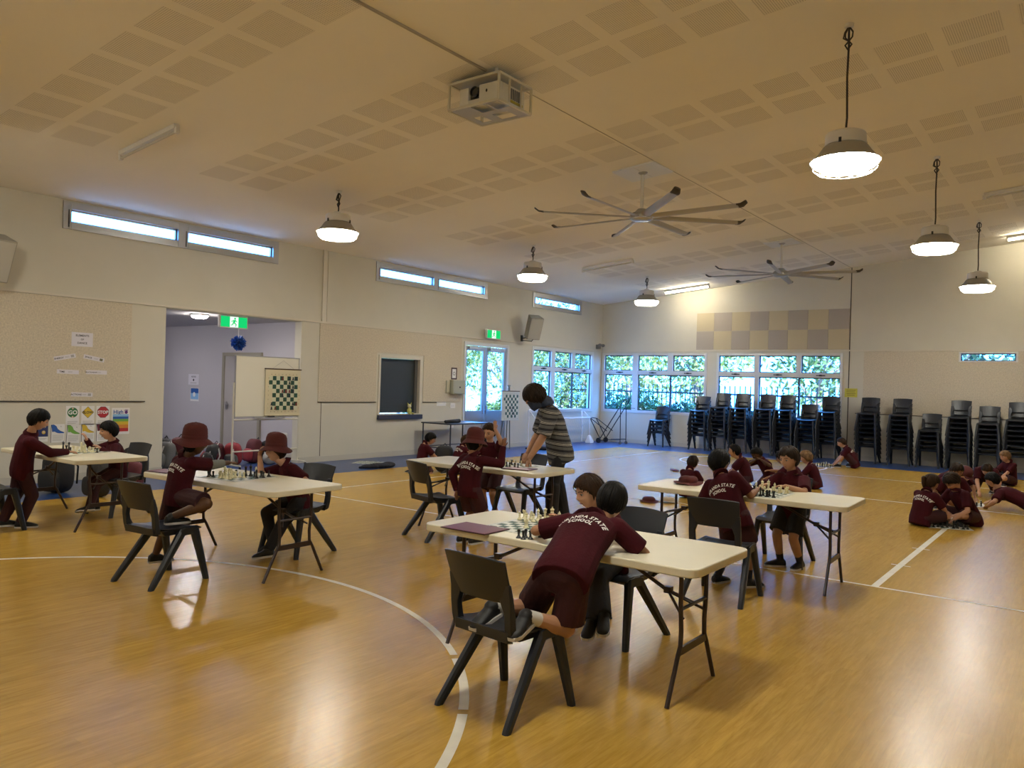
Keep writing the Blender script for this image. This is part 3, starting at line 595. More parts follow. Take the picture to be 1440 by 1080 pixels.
MB().box(-.10, -.205, -.058, .04, -.172, .074).build('lens_recess', BLACK, r, smooth=0, bevel=.006); MB().lathe([(.060, 0), (.057, .03), (.045, .035), (.04, .02), (0, .02)], 20).build('lens', mat('dark_lens', (.012, .014, .018), .1, coat=.6), r).matrix_local = M.Translation((-.03, -.20, .02)) @ M.Rotation(PI / 2, 4, 'X')
MB().ell((.14, -.236, .0), .012, .004, .018).build('sensor_window', BLACK, r)
mb = MB()
for k in range(7): mb.box(.300, -.07 + k * .032, -.06, .306, -.052 + k * .032, .05)
mb.build('air_vent', mat('grey_vent', (.16, .16, .165), .6), r, smooth=0)
MB().box(.300, -.08, -.095, .308, .16, -.068).build('yellow_label', mat('yellow_tape', (.42, .34, .03), .5), r, smooth=0)
# speakers on wall brackets
SPK = mat('warm_grey_speaker_cloth', (.34, .32, .26), .8, bump=(300, .3, .001))
def speaker(loc, yaw, label):
    r = thing('wall_speaker', label, 'speaker', loc); m_ = M.Rotation(yaw, 4, 'Z') @ M.Rotation(math.radians(24), 4, 'Y')
    a = MB().prism([(-.15, -.15), (.13, -.19), (.13, .19), (-.15, .15)], (1, 0, 0), (0, 1, 0), (0, 0, -.30), (0, 0, .60)).build('speaker_cabinet', SPK, r, smooth=0, bevel=.012); a.matrix_local = m_
    b = MB().box(.131, -.17, -.28, .142, .17, .28).build('speaker_grille', mat('pale_speaker_grille', (.46, .44, .38), .6, bump=(500, .5, .001)), r, smooth=0, bevel=.004); b.matrix_local = m_
    c_ = MB().box(-loc[0] + XL, -.04, -.36, -loc[0] + XL + .02, .04, -.20).tube([(-loc[0] + XL + .02, 0, -.28), (-.16, 0, -.26), (-.15, 0, -.15)], .016, 6).tube([(-loc[0] + XL + .02, 0, -.33), (-.05, 0, -.36), (0, 0, -.30)], .012, 6).build('wall_bracket', BLACK, r)
speaker((XL + .38, 16.72, 3.14), -.5, 'grey loudspeaker bracketed above the glazed door, tilted down'); speaker((XL + .36, 4.22, 3.12), .1, 'grey loudspeaker at the left picture edge above the rail')
r = thing('emergency_flood_light', 'small grey twin-head fitting in the far corner above the rail', 'light fitting', (-12.14, 20.6, 2.86)); GM = mat('grey_fitting_metal', (.22, .22, .20), .4, metal=.5)
MB().box(-.11, -.08, -.07, -.02, .08, .06).build('fitting_base', GM, r, bevel=.006)
for s_ in (-1, 1): MB().ell((.04, s_ * .09, .04), .06, .06, .05).build('lamp_head', GM, r)
# ------------------------------------------------------------------ outside: ground, shrubs, trees, fence
LEAF = [mat('leaf_green_a', (.075, .14, .03), .6, var=(2, .3)), mat('leaf_green_b', (.15, .21, .04), .6, var=(2, .3)), mat('leaf_deep_green', (.03, .085, .04), .6, var=(2, .3))]
BARK = mat('pale_bark', (.28, .23, .18), .8, bump=(20, .5, .02))
struct(MB().box(-60, -20, -.3, 40, 70, -.12).build('ground_outside', mat('outdoor_ground', (.26, .24, .20), .9, var=(.6, .3)), smooth=0))
def leaf_cloud(mb, c, rad, n, size):
    d = rng.normal(size=(n, 3)); d /= np.linalg.norm(d, axis=1)[:, None]; r = (.35 + .65 * rng.random(n) ** .45)[:, None]
    lump = 1 + .22 * np.sin(d[:, :1] * 5 + c[0]) * np.cos(d[:, 1:2] * 4 + c[1]); p = np.array(c) + d * r * lump * np.array(rad)
    p[:, 2] = np.maximum(p[:, 2], .02)
    a = rng.normal(size=(n, 3)); a /= np.linalg.norm(a, axis=1)[:, None]; b = np.cross(a, rng.normal(size=(n, 3))); b /= np.linalg.norm(b, axis=1)[:, None]
    s = size * (.6 + .8 * rng.random(n))[:, None]; q = np.stack([p - a * s, p + b * s * .45, p + a * s, p - b * s * .45], 1).reshape(-1, 3)
    mb.add([tuple(x) for x in q], [(4 * i, 4 * i + 1, 4 * i + 2, 4 * i + 3) for i in range(n)])
def shrub(x, y, rx, rz, m, label, n=2200, name='shrub'):
    r = thing(name, label, 'shrub', (x, y, -.12)); mb = MB(); leaf_cloud(mb, (0, 0, rz * .95), (rx, rx * .7, rz), n, .07); mb.build('foliage', LEAF[m], r, smooth=0, recalc=False)
    mb = MB()
    for k in range(5): a = k * 1.3; mb.tube([(0, 0, 0), (.3 * rx * math.cos(a), .3 * rx * math.sin(a), rz * .8), (.6 * rx * math.cos(a), .5 * rx * math.sin(a), rz * 1.4)], [.03, .02, .008], 5)
    mb.build('stem', BARK, r)
def tree(x, y, h, rc, m, label, n=2300):
    r = thing('garden_tree', label, 'tree', (x, y, -.12)); mb = MB(); mb.tube([(0, 0, 0), (.1, .05, h * .35), (-.05, .1, h * .7)], [.16, .12, .05], 8)
    for k in range(6): a = k * 1.05 + x; mb.tube([(0, 0, h * (.25 + .06 * k)), (rc * .4 * math.cos(a), rc * .4 * math.sin(a), h * (.45 + .06 * k)), (rc * .8 * math.cos(a), rc * .8 * math.sin(a), h * (.6 + .05 * k))], [.07, .04, .015], 6)
    mb.build('trunk', BARK, r); mb = MB()
    for k in range(5): a = k * 1.26 + y; leaf_cloud(mb, (rc * .45 * math.cos(a), rc * .45 * math.sin(a), h * (.42 + .11 * k)), (rc * .75, rc * .75, h * .24), n // 5, .12)
    mb.build('foliage', LEAF[m], r, smooth=0, recalc=False)
for i, (x, y, rx, rz, m) in enumerate([(-11.9, 22.8, .9, .85, 0), (-10.7, 23.0, .8, .70, 2), (-9.5, 22.9, .85, .80, 0), (-8.3, 23.1, .8, .62, 2), (-6.9, 22.9, .8, .55, 0), (-5.6, 23.1, .8, .60, 2), (-13.2, 22.9, .9, .80, 2)]):
    shrub(x, y, rx, rz, m, ['teal green shrub outside the back window nearest the corner', 'low dark shrub outside behind the trolley window', 'leafy green shrub outside behind the low chair stack', 'dark shrub outside at the pier between the back windows', 'low green shrub outside behind the second pair of stacks', 'dark shrub outside at the right end of the back windows', 'dark shrub outside the building corner'][i])
for i, (x, y, rx, rz, m) in enumerate([(-15.3, 19.8, .9, .65, 0), (-15.5, 21.6, 1.0, .9, 2), (-15.2, 17.9, .7, .45, 1), (-15.6, 24.3, 1.1, 1.0, 0)]):
    shrub(x, y, rx, rz, m, ['green shrub outside the left wall window', 'dark shrub outside left of the corner window', 'pale low shrub outside between door and left window', 'big shrub outside beyond the corner'][i])
TR = [(-20.5, 22.5, 4.6, 2.1, 1, 'sunlit tree outside the glazed door'), (-16.8, 27.5, 4.9, 2.2, 0, 'tree outside beyond the corner windows'), (-22.5, 29.5, 5.4, 2.5, 1, 'yellow-green tree farther out past the door'), (-26, 25.5, 5.4, 2.4, 1, 'pale tree far left outside the door'), (-12.6, 28.5, 4.9, 2.3, 1, 'light green tree outside the left back window'), (-8.4, 30.0, 5.0, 2.3, 0, 'tree outside the middle of the back windows'), (-4.0, 29.5, 4.9, 2.3, 2, 'dark tree outside the right back window'), (.5, 30, 5.2, 2.4, 1, 'green tree outside the small slot window'), (-30, 33, 6.2, 2.8, 0, 'tall tree in the distance past the door'), (-24, 37, 6.2, 3.0, 2, 'dark tall tree in the distance past the corner'), (-18.5, 34, 5.8, 2.8, 1, 'sunlit tree in the distance beyond the corner windows'), (-19.2, 19.0, 3.6, 1.6, 0, 'small tree close outside the glazed door')]
for t in TR: tree(*t)
r = thing('paling_fence', 'dark steel paling fence outside the back windows', 'fence', (-16, 24.4, -.12)); mb = MB()
for k in range(110): x = k * .17; mb.box(x, -.012, .1, x + .024, .012, 1.92)
mb.build('paling', BLACK, r, smooth=0); MB().box(0, -.02, .25, 18.7, .02, .30).box(0, -.02, 1.62, 18.7, .02, 1.67).build('fence_rail', BLACK, r, smooth=0)
r = thing('garden_wall_panel', 'pale low retaining wall outside the glazed door', 'garden wall', (-17.6, 19.0, -.12)); MB().box(-.1, -3.2, 0, .1, 4.2, .55).build('wall_body', mat('pale_blockwork', (.42, .42, .42), .8), r, smooth=0, bevel=.01); MB().box(-.14, -3.24, .55, .14, 4.24, .61).build('wall_cap', mat('white_cap', (.55, .55, .55), .7), r, smooth=0, bevel=.008)

# ------------------------------------------------------------------ chairs
def sgrid(f, nu, nv, th):
    """closed shell from a surface function f(u,v)->V, thickness th along -normal"""
    P = [[f(i / (nu - 1), j / (nv - 1)) for j in range(nv)] for i in range(nu)]; N = []
    for i in range(nu):
        row = []
        for j in range(nv):
            a = P[min(i + 1, nu - 1)][j] - P[max(i - 1, 0)][j]; b = P[i][min(j + 1, nv - 1)] - P[i][max(j - 1, 0)]; row.append(a.cross(b).normalized())
        N.append(row)
    t = [P[i][j] for i in range(nu) for j in range(nv)]; bt = [P[i][j] - N[i][j] * th for i in range(nu) for j in range(nv)]; n = nu * nv; fs = []
    for i in range(nu - 1):
        for j in range(nv - 1): a = i * nv + j; fs += [(a, a + nv, a + nv + 1, a + 1), (n + a, n + a + 1, n + a + nv + 1, n + a + nv)]
    bd = [(i, 0) for i in range(nu)] + [(nu - 1, j) for j in range(1, nv)] + [(i, nv - 1) for i in range(nu - 2, -1, -1)] + [(0, j) for j in range(nv - 2, 0, -1)]
    for q in range(len(bd)): a = bd[q][0] * nv + bd[q][1]; b = bd[(q + 1) % len(bd)]; b = b[0] * nv + b[1]; fs.append((a, b, n + b, n + a))
    return t + bt, fs
def make_chair():
    """moulded one-piece school chair; front is +y"""
    r = thing('school_chair', '', 'chair')
    def seat(u, v):
        x = -.205 + .41 * u; y = -.19 + .40 * v; e = abs(2 * u - 1)
        z = .432 + .014 * e ** 3 - .018 * math.sin(PI * v) - (.030 * ((v - .82) / .18) ** 2 if v > .82 else 0) + .012 * (1 - v) ** 2
        k = 1 - .06 * (1 - v); return V((x * k, y, z))
    MB().add(*sgrid(seat, 11, 11, .010)).build('seat', NAVYC, r, bevel=.003)
    # skirt below the seat
    def back(u, v):   # upper rest
        x = -.205 + .41 * u; e = 2 * u - 1; z = .585 + .225 * v - .012 * e * e * v
        y = -.195 - .10 * (v * .75 + .08) - .035 * (1 - e * e); k = 1 - .05 * (1 - v) ; return V((x * k, y + .028, z))
    MB().add(*sgrid(lambda u, v: back(1 - u, v), 13, 9, .012)).build('backrest', NAVYC, r, bevel=.004)
    mb = MB()
    for s in (-1, 1):   # side uprights joining seat to back, leaving the gap in the middle
        mb.loft([[V((s * (xo - w_ * i), y + dy * j, z)) for i, j in ((0, -1), (0, 1), (1, 1), (1, -1))] for xo, w_, y, dy, z in ((.200, .05, -.165, .020, .405), (.204, .045, -.178, .020, .46), (.206, .045, -.188, .018, .53), (.204, .075, -.198, .014, .61), (.204, .05, -.215, .01, .68))])
    mb.loft([[V((x, y, z)) for y, z in ((-.16, .437), (-.20, .45), (-.195, .395), (-.15, .385))] for x in (-.18, -.09, 0, .09, .18)])
    mb.build('back_frame', NAVYC, r, bevel=.004)
    MB().loft([[V((x * k, y, z)) for x, y, z in ((-.19, -.14, .425), (.19, -.14, .425), (.19, .19, .41), (-.19, .19, .41))] for k in (1,)] + [[V((x, y, .375)) for x, y in ((-.165, -.09), (.165, -.09), (.165, .15), (-.165, .15))]]).build('seat_underside', NAVYC, r, bevel=.006)
    for s in (-1, 1):
        for top, foot in (((s * .185, .055, .405), (s * .235, -.245, 0)), ((s * .19, .155, .405), (s * .235, .245, 0))):
            t, f = V(top), V(foot); d = (f - t).normalized(); a = V((1, 0, 0)); a = (a - d * a.dot(d)).normalized(); b = d.cross(a)
            rings = []
            for q in (0, .12, .5, .985, 1.0):
                p = t.lerp(f, q); p.z = max(p.z, 0); w_ = .026 - .007 * q; h_ = .034 - .012 * q
                ring = [p + a * w_ * i + b * h_ * j for i, j in ((-1, -.5), (-.5, -1), (.5, -1), (1, -.5), (1, .5), (.5, 1), (-.5, 1), (-1, .5))]
                if q == 1.0: ring = [V((v_.x, v_.y, 0)) for v_ in ring]
                rings.append(ring)
            MB().loft(rings).build('leg', NAVYC, r)
        MB().loft([[V((s * (.185 + .028 * i), y, z + .03 * j)) for i, j in ((-1, -1), (-1, 1), (1, 1), (1, -1))] for y, z in ((.02, .385), (.06, .398), (.12, .40), (.17, .395))]).build('leg_bridge', NAVYC, r, bevel=.005)
    return r
CH = make_chair(); chair_used = [False]
def chair(x, y, rz, label, group, z=0, tilt=0):
    if not chair_used[0]: chair_used[0] = True; c = CH; c.location = (x, y, z); c.rotation_euler = (tilt, 0, rz); c['label'] = label; c['group'] = group; return c
    c = dup(CH, (x, y, z), rz, label, group); c.rotation_euler = (tilt, 0, rz); return c
g = 'charcoal school chairs at the tables'
chair(-2.38, 3.20, -.10, 'charcoal chair in the foreground with the boy kneeling on it', g)
chair(-2.52, 4.60, PI - .1, 'charcoal chair across the front table under the hidden boy', g)
chair(-2.36, 5.99, .04, 'charcoal chair behind the boy at the near side of the right table', g)
chair(-2.42, 7.66, PI + .05, 'charcoal chair behind the boy facing us at the right table', g)
chair(-5.91, 3.33, .10, 'charcoal chair with a hatted child standing one foot on it', g)
chair(-5.99, 4.72, PI + .10, 'charcoal chair holding the seated child in a bucket hat', g)
chair(-9.07, 4.58, PI + .1, 'charcoal chair under the boy seated at the far left table', g)
chair(-8.95, 3.20, .0, 'charcoal chair cut off by the left picture edge', g)
chair(-5.58, 6.17, -.28, 'charcoal chair left of the child in long sleeves at the middle table', g)
chair(-5.42, 7.46, PI - .05, 'charcoal chair on the far side of the middle table by the man', g)
STX = [-10.01, -8.78, -8.2, -7.64, -6.98, -6.46, -5.91, -5.39, -4.47, -3.76, -3.14, -2.54, -1.97, -1.42, -.85]
STN = [4, 7, 8, 8, 8, 8, 6, 8, 8, 8, 5, 8, 7, 8, 7]
ORD = ['first', 'second', 'third', 'fourth', 'fifth', 'sixth', 'seventh', 'eighth', 'ninth', 'tenth', 'eleventh', 'twelfth', 'thirteenth', 'fourteenth', 'fifteenth']
for i, (x, n) in enumerate(zip(STX, STN)):
    if i == 14: continue
    for k in range(n):
        lv = n - 1 - k; pos = 'topmost' if lv == 0 else ('lowest' if k == 0 else ORD[lv] + ' from top')
        chair(x + .004 * math.sin(i * 3 + k), 20.42 - .012 * k, PI + .02 * math.sin(i * 2.3), 'charcoal chair %s in the %s stack from the left along the back wall' % (pos, ORD[i]), 'chairs stacked along the back wall', z=.11 * k)

# ------------------------------------------------------------------ folding tables
def make_table():
    r = thing('folding_table', '', 'table'); L_, W_ = .915, .38; mb = MB(); pts = []; rr = .07
    for cx, cy, a0 in ((L_ - rr, W_ - rr, 0), (-L_ + rr, W_ - rr, 90), (-L_ + rr, -W_ + rr, 180), (L_ - rr, -W_ + rr, 270)):
        for k in range(7): a = math.radians(a0 + 15 * k); pts.append((cx + rr * math.cos(a), cy + rr * math.sin(a)))
    mb.prism(pts, (1, 0, 0), (0, 1, 0), (0, 0, .697), (0, 0, .045)); mb.build('tabletop', TTOP, r, bevel=.007, seg=3)
    for s in (-1, 1):
        x = s * .745
        for t in (-1, 1): MB().tube([(x, t * .165, .70), (x, t * .165, .50), (x, t * .15, .36), (x, t * .155, .28), (x, t * .185, .23), (x, t * .30, .0)], .0125, 10, sq=False).build('leg', TLEG, r)
        MB().box(x - .008, -.165, .235, x + .008, .165, .275).build('leg_brace', TLEG, r, smooth=.6); MB().tube([(x, -.165, .475), (x, .165, .475)], .010, 8).build('upper_brace', TLEG, r)
        MB().tube([(x, 0, .475), (x - s * .16, 0, .52), (x - s * .52, 0, .695)], .011, 8).tube([(x, -.13, .42), (x - s * .15, 0, .515)], .008, 8).tube([(x, .13, .42), (x - s * .15, 0, .515)], .008, 8).box(x - s * .15 - .02, -.018, .505, x - s * .15 + .02, .018, .54).build('folding_strut', TLEG, r)
    return r
g = 'cream folding tables'; tb = make_table(); tb.location = (-2.475, 4.004, 0); tb['label'] = 'cream folding table nearest the camera with the leaning boy'; tb['group'] = g
dup(tb, (-2.493, 6.875, 0), .030, 'cream folding table on the right between two standing boys', g)
dup(tb, (-5.995, 4.079, 0), .032, 'cream folding table on the left between two children in bucket hats', g)
dup(tb, (-5.385, 6.80, 0), .0, 'cream folding table in the middle beside the man in stripes', g)
dup(tb, (-9.01, 4.02, 0), .01, 'cream folding table at the far left below the posters', g)

# ------------------------------------------------------------------ chess boards and pieces
BG = mat('green_board_print', (.02, .075, .05), .5); BW = mat('white_board_vinyl', (.66, .66, .60), .45)
def make_board(loc, rz, label, sq=.055, mg=.03, name='chess_board', red=False):
    mb = MB(); h = 4 * sq + mg; mb.box(-h, -h, 0, h, h, .0025); mb.cur = 1
    for i in range(8):
        for j in range(8):
            if (i + j) % 2 == 0: x, y = (i - 4) * sq, (j - 4) * sq; mb.add([(x, y, .0031), (x + sq, y, .0031), (x + sq, y + sq, .0031), (x, y + sq, .0031)], [(0, 1, 2, 3)])
    for q in (-h + .012, h - .014):
        mb.add([(-h + .01, q, .003), (h - .01, q, .003), (h - .01, q + .003, .003), (-h + .01, q + .003, .003)], [(0, 1, 2, 3)]); mb.add([(q, -h + .01, .003), (q + .003, -h + .01, .003), (q + .003, h - .01, .003), (q, h - .01, .003)], [(0, 1, 2, 3)])
    o = mb.build(name, [BW, BG], smooth=0, recalc=False); o.location = loc; o.rotation_euler = (0, 0, rz); return tag(o, label, 'chess board')
PROF = {'pawn': [(.016, 0), (.0165, .004), (.012, .009), (.0075, .014), (.006, .026), (.010, .031), (.0065, .034), (.0095, .040), (.010, .045), (.007, .051), (0, .053)],
        'rook': [(.018, 0), (.0185, .005), (.013, .011), (.009, .018), (.009, .036), (.013, .041), (.014, .052), (.009, .052), (.008, .047), (0, .047)],
        'bishop': [(.018, 0), (.0185, .005), (.012, .012), (.0075, .020), (.006, .044), (.011, .048), (.006, .052), (.0105, .060), (.009, .068), (.003, .076), (.004, .079), (0, .082)],
        'queen': [(.020, 0), (.0205, .006), (.013, .013), (.0085, .024), (.007, .056), (.012, .061), (.008, .066), (.014, .082), (.009, .083), (.004, .088), (0, .091)],
        'king': [(.020, 0), (.0205, .006), (.013, .013), (.009, .024), (.0075, .060), (.013, .065), (.009, .070), (.014, .086), (.010, .090), (.003, .092), (0, .093)],
        'knight': [(.018, 0), (.0185, .005), (.013, .011), (.010, .018), (.008, .022), (0, .023)]}
PM = {}
def piece(kind, black, x, y, z, where, rz=0, lying=False):
    k = (kind, black)
    if k not in PM:
        mb = MB().lathe(PROF[kind], 14)
        if kind == 'knight': mb.prism([(-.010, .018), (.011, .018), (.012, .034), (.007, .048), (.002, .058), (-.003, .060), (-.006, .054), (-.017, .045), (-.018, .038), (-.013, .036), (-.005, .041), (-.009, .030)], (1, 0, 0), (0, 0, 1), (0, -.0055, 0), (0, .011, 0))
        if kind == 'king': mb.box(-.0018, -.0018, .09, .0018, .0018, .104).box(-.0055, -.0018, .096, .0055, .0018, .100)
        if kind == 'rook':
            for q in range(4): a = q * PI / 2; mb.obox((.0115 * math.cos(a), .0115 * math.sin(a), .054), (.003, 0, 0), (0, .003, 0), (0, 0, .003))
        o = mb.build('chess_' + kind, BLACKP if black else CREAMP); PM[k] = o
    else: o = PM[k].copy(); C.objects.link(o)
    o.location = (x, y, z + (.016 if lying else 0)); o.rotation_euler = (PI / 2 if lying else 0, 0, rz)
    c = 'black' if black else 'cream'
    return tag(o, '%s plastic chess %s %s' % (c, kind, where), 'chess piece', '%s %ss %s' % (c, kind, where))
BACK = ['rook', 'knight', 'bishop', 'queen', 'king', 'bishop', 'knight', 'rook']
def on_board(loc, rz, lst, where, sq=.055):
    c, s = math.cos(rz), math.sin(rz)
    for kind, blk, f, rk in lst:
        x, y = (f - 3.5) * sq, (rk - 3.5) * sq; piece(kind, blk, loc[0] + c * x - s * y, loc[1] + s * x + c * y, loc[2] + .003, where, rng.random() * 6)
TZ = .742
# front table: cream army lined up on the far side, captured black pawns near the boy
bA = (-2.80, 4.02, TZ); make_board(bA, .0, 'green and white chess board on the front table under the cream army')
on_board(bA, 0, [(BACK[i], False, i - .6, 7.1) for i in range(8)] + [('pawn', False, i - .5, 6.0) for i in range(8)] + [('pawn', True, 4.2, 3.6), ('knight', False, 3.2, 2.2)], 'on the front table board')
for x, y in ((-2.665, 3.665), (-2.625, 3.655), (-2.64, 3.70), (-2.60, 3.69)): piece('pawn', True, x, y, TZ, 'off the board near the front table edge')
piece('bishop', True, -2.585, 3.775, TZ, 'beside the hand on the front table'); piece('pawn', True, -2.65, 3.93, TZ + .003, 'standing alone by the board corner')
# right table
bB = (-2.37, 6.80, TZ); make_board(bB, .03, 'chess board on the right table between the two boys')
on_board(bB, .03, [(BACK[i], True, i, -.2) for i in range(8)] + [('pawn', True, i, 1 + (.9 if i == 3 else 0)) for i in (0, 2, 3, 5, 6)] + [(BACK[i], False, i, 7) for i in range(8)] + [('pawn', False, i, 6 - (1 if i == 4 else 0)) for i in range(8)], 'on the right table board')
# left table
bC = (-6.05, 4.10, TZ); make_board(bC, .12, 'chess board on the left table crowded with cream pieces')
lst = [(BACK[i], False, 2 + (i % 4) * .75 + rng.random() * .3, 1.0 + (i // 4) * .9 + rng.random() * .3) for i in range(8)] + [('pawn', False, 2.6 + (i % 4) * .8 + rng.random() * .3, 0.2 + (i // 4) * 2.6 + rng.random() * .3) for i in range(8)]
lst += [('queen', True, 3.6, 4.9), ('king', True, 4.3, 5.3), ('pawn', True, 6.0, 4.6), ('pawn', True, 5.2, 3.3), ('rook', True, 6.4, 5.6), ('bishop', True, 7.2, 3.9), ('pawn', True, 7.3, 5.2), ('knight', True, 6.9, 6.7), ('pawn', True, 2.2, 4.2), ('rook', True, -.3, 1.1), ('pawn', True, .6, .1), ('pawn', True, 1.0, .7), ('bishop', False, 4.3, 6.4)]
on_board(bC, .12, lst, 'on the left table board')
# middle table
bD = (-5.12, 6.86, TZ); make_board(bD, 0, 'chess board on the middle table beside the man in stripes')
on_board(bD, 0, [(BACK[i], False, i * .55 - .5, 2.4 + .9 * (i % 2)) for i in range(8)] + [('pawn', True, 3.2 + i * 1.0, .8 + .3 * (i % 2)) for i in range(5)] + [('queen', True, 1.8, 3.0), ('rook', True, 2.8, 4.6), ('pawn', False, 4.5, 5.5), ('pawn', False, 3.4, 5.0)], 'on the middle table board')
# far left table
bE = (-9.0, 4.08, TZ); make_board(bE, .05, 'chess board on the far left table')
on_board(bE, .05, [(BACK[i], False, 2 + (i % 4) * 1.5, 3.2 + (i // 4) * 1.6) for i in range(8)] + [('pawn', False, 1 + i * .9, 5.6 - .4 * (i % 3)) for i in range(8)] + [('pawn', True, 3.3, 2.0), ('rook', True, -.5, 3.1), ('king', True, -1.2, 2.8), ('queen', True, -.9, 3.8), ('pawn', True, 7.6, 5.0)], 'on the far left table board')
# floor games
for (x, y, rz, lab, wh) in ((-1.52, 11.3, .35, 'chess board on the floor between the girl and the cross-legged boy', 'on the floor board by the girl'), (-1.62, 13.9, .1, 'chess board on the floor in front of the boy lying down', 'on the floor board by the lying boy'), (-4.95, 18.35, 0, 'chess board on the floor before the boy by the stacks', 'on the floor board by the stacks'), (-8.7, 10.6, .3, 'chess board on the floor under the middle table view', 'on the floor board behind the middle table'), (-4.55, 12.1, .2, 'chess board on the floor amid the crouching group', 'on the floor board amid the crouching group')):
    b = make_board((x, y, .002), rz, lab)
    on_board((x, y, .002), rz, [(BACK[i], False, i + rng.random() * .3, 6.8 - rng.random()) for i in range(8)] + [(BACK[i], True, i + rng.random() * .3, rng.random() * .8) for i in range(8)] + [('pawn', bool(i % 2), i + .2, 2.2 + (i * 37 % 5) * .8) for i in range(8)], wh)
make_board((-11.55, 10.75, .002), .5, 'empty chess board lying on the blue floor by the left wall')
# ------------------------------------------------------------------ loose props
def hat_parts(scale=1.0, crown=.125, cr=.088, brim=.046, droop=1.0, seed=0, squash=1.0):
    """bucket hat around the origin (opening at z=0)"""
    rs = random.Random(seed); n = 36; ph = rs.random() * 6; rings = []; b = brim * scale
    for q, z, wv in ((1.0, -droop, 1.0), (.5, -droop * .42, .5), (0, 0, 0)):
        ring = []
        for j in range(n):
            a = 2 * PI * j / n; w_ = 1 + .10 * math.sin(2 * a + ph) + .05 * math.sin(5 * a + ph * 2); rr = cr * scale + b * q * w_
            ring.append(V((rr * math.cos(a), rr * 1.12 * math.sin(a), z * b + wv * b * (.22 * math.sin(2 * a + ph) + .10 * math.sin(3 * a)))))
        rings.append(ring)
    for q, z in ((1.0, .03), (.99, .35), (.95, .62), (.84, .84), (.60, .96), (.30, 1.01), (.02, 1.02)):
        rings.append([V((cr * scale * q * math.cos(2 * PI * j / n), cr * scale * 1.12 * q * math.sin(2 * PI * j / n), crown * scale * z * squash * (1 + .03 * math.sin(3 * 2 * PI * j / n + ph)))) for j in range(n)])
    inner = [[v * .97 + V((0, 0, -.003)) for v in ring] for ring in rings[:6]]
    mb = MB(); mb.loft(rings, cap=False); mb.loft(inner, cap=False); o = 0; L = n * len(rings)
    mb.f += [(j, (j + 1) % n, L + (j + 1) % n, L + j) for j in range(n)]; mb.mi += [0] * n
    band = MB().loft([[V(((cr * scale * k) * math.cos(2 * PI * j / n), cr * scale * 1.12 * k * math.sin(2 * PI * j / n), z)) for j in range(n)] for k, z in ((1.015, .004), (1.012, .026), (1.0, .028), (1.0, .002))])
    return mb, band
def loose_hat(x, y, z, rz, label, m=None, sq=.42, seed=1):
    r = thing('bucket_hat', label, 'hat', (x, y, z), rz); a, b = hat_parts(1.0, seed=seed, squash=sq, droop=.25); a.v = [(p[0], p[1], p[2] + .024) for p in a.v]; b.v = [(p[0], p[1], p[2] + .024) for p in b.v]
    a.build('hat_crown_and_brim', m or HATM, r, smooth=1.2); b.build('hat_band', m or HATM, r)
loose_hat(-3.08, 6.92, TZ, .3, 'maroon bucket hat lying on the right table'); loose_hat(-5.16, 10.25, 0, 1, 'maroon bucket hat on the floor behind the right table', seed=3)
loose_hat(-4.95, 10.45, 0, 2, 'cream underside bucket hat on the floor beside the maroon hat', mat('cream_hat_cotton', (.50, .42, .32), .9), seed=4)
def folder(x, y, z, w, d, rz, label):
    r = thing('zip_folder', label, 'folder', (x, y, z), rz); MB().box(-w / 2, -d / 2, 0, w / 2, d / 2, .009).build('folder_cover', FOLDER, r, smooth=0, bevel=.003)
    MB().box(-w / 2 - .003, -d / 2 - .003, .003, w / 2 + .003, -d / 2 + .004, .0065).box(w / 2 - .004, -d / 2, .003, w / 2 + .003, d / 2, .0065).build('folder_zip', BLACK, r, smooth=0)
folder(-3.02, 3.70, TZ, .34, .24, .0, 'maroon zip folder on the front table near its left edge')
folder(-6.78, 3.84, TZ, .26, .22, .2, 'maroon folder on the left table behind the standing hatted child')
folder(-4.86, 6.66, TZ, .32, .22, .15, 'dark maroon folder under the man\'s hand on the middle table')
r = thing('pencil_case', 'thin maroon pencil case lying alone on the open floor', 'pencil case', (-6.75, 14.5, 0), -.5); MB().ell((0, 0, .022), .16, .03, .022).build('case_body', FOLDER, r); MB().box(-.15, -.003, .04, .15, .003, .046).build('case_zip', BLACK, r)
def rbox(cx, cy, cz, hx, hy, hz, n=4.0, nu=24, nv=12):
    mb = MB(); rings = []
    def sg(v, p): return math.copysign(abs(v) ** p, v)
    for i in range(nv + 1):
        ph = -PI / 2 + PI * i / nv; rings.append([V((cx + hx * sg(math.cos(ph), 2 / n) * sg(math.cos(2 * PI * j / nu), 2 / n), cy + hy * sg(math.cos(ph), 2 / n) * sg(math.sin(2 * PI * j / nu), 2 / n), cz + hz * sg(math.sin(ph), 2 / n))) for j in range(nu)])
    return mb.loft(rings, cap=False)
BK = mat('black_bag_nylon', (.014, .014, .016), .7, bump=(60, .6, .01)); MRB = mat('maroon_bag_nylon', (.09, .010, .018), .7, bump=(60, .6, .01)); GYB = mat('grey_bag_nylon', (.10, .10, .10), .7, bump=(60, .5, .008)); RDB = mat('red_bag_nylon', (.25, .02, .03), .65, bump=(60, .6, .01)); STRW = mat('pale_strap_webbing', (.45, .43, .42), .7)
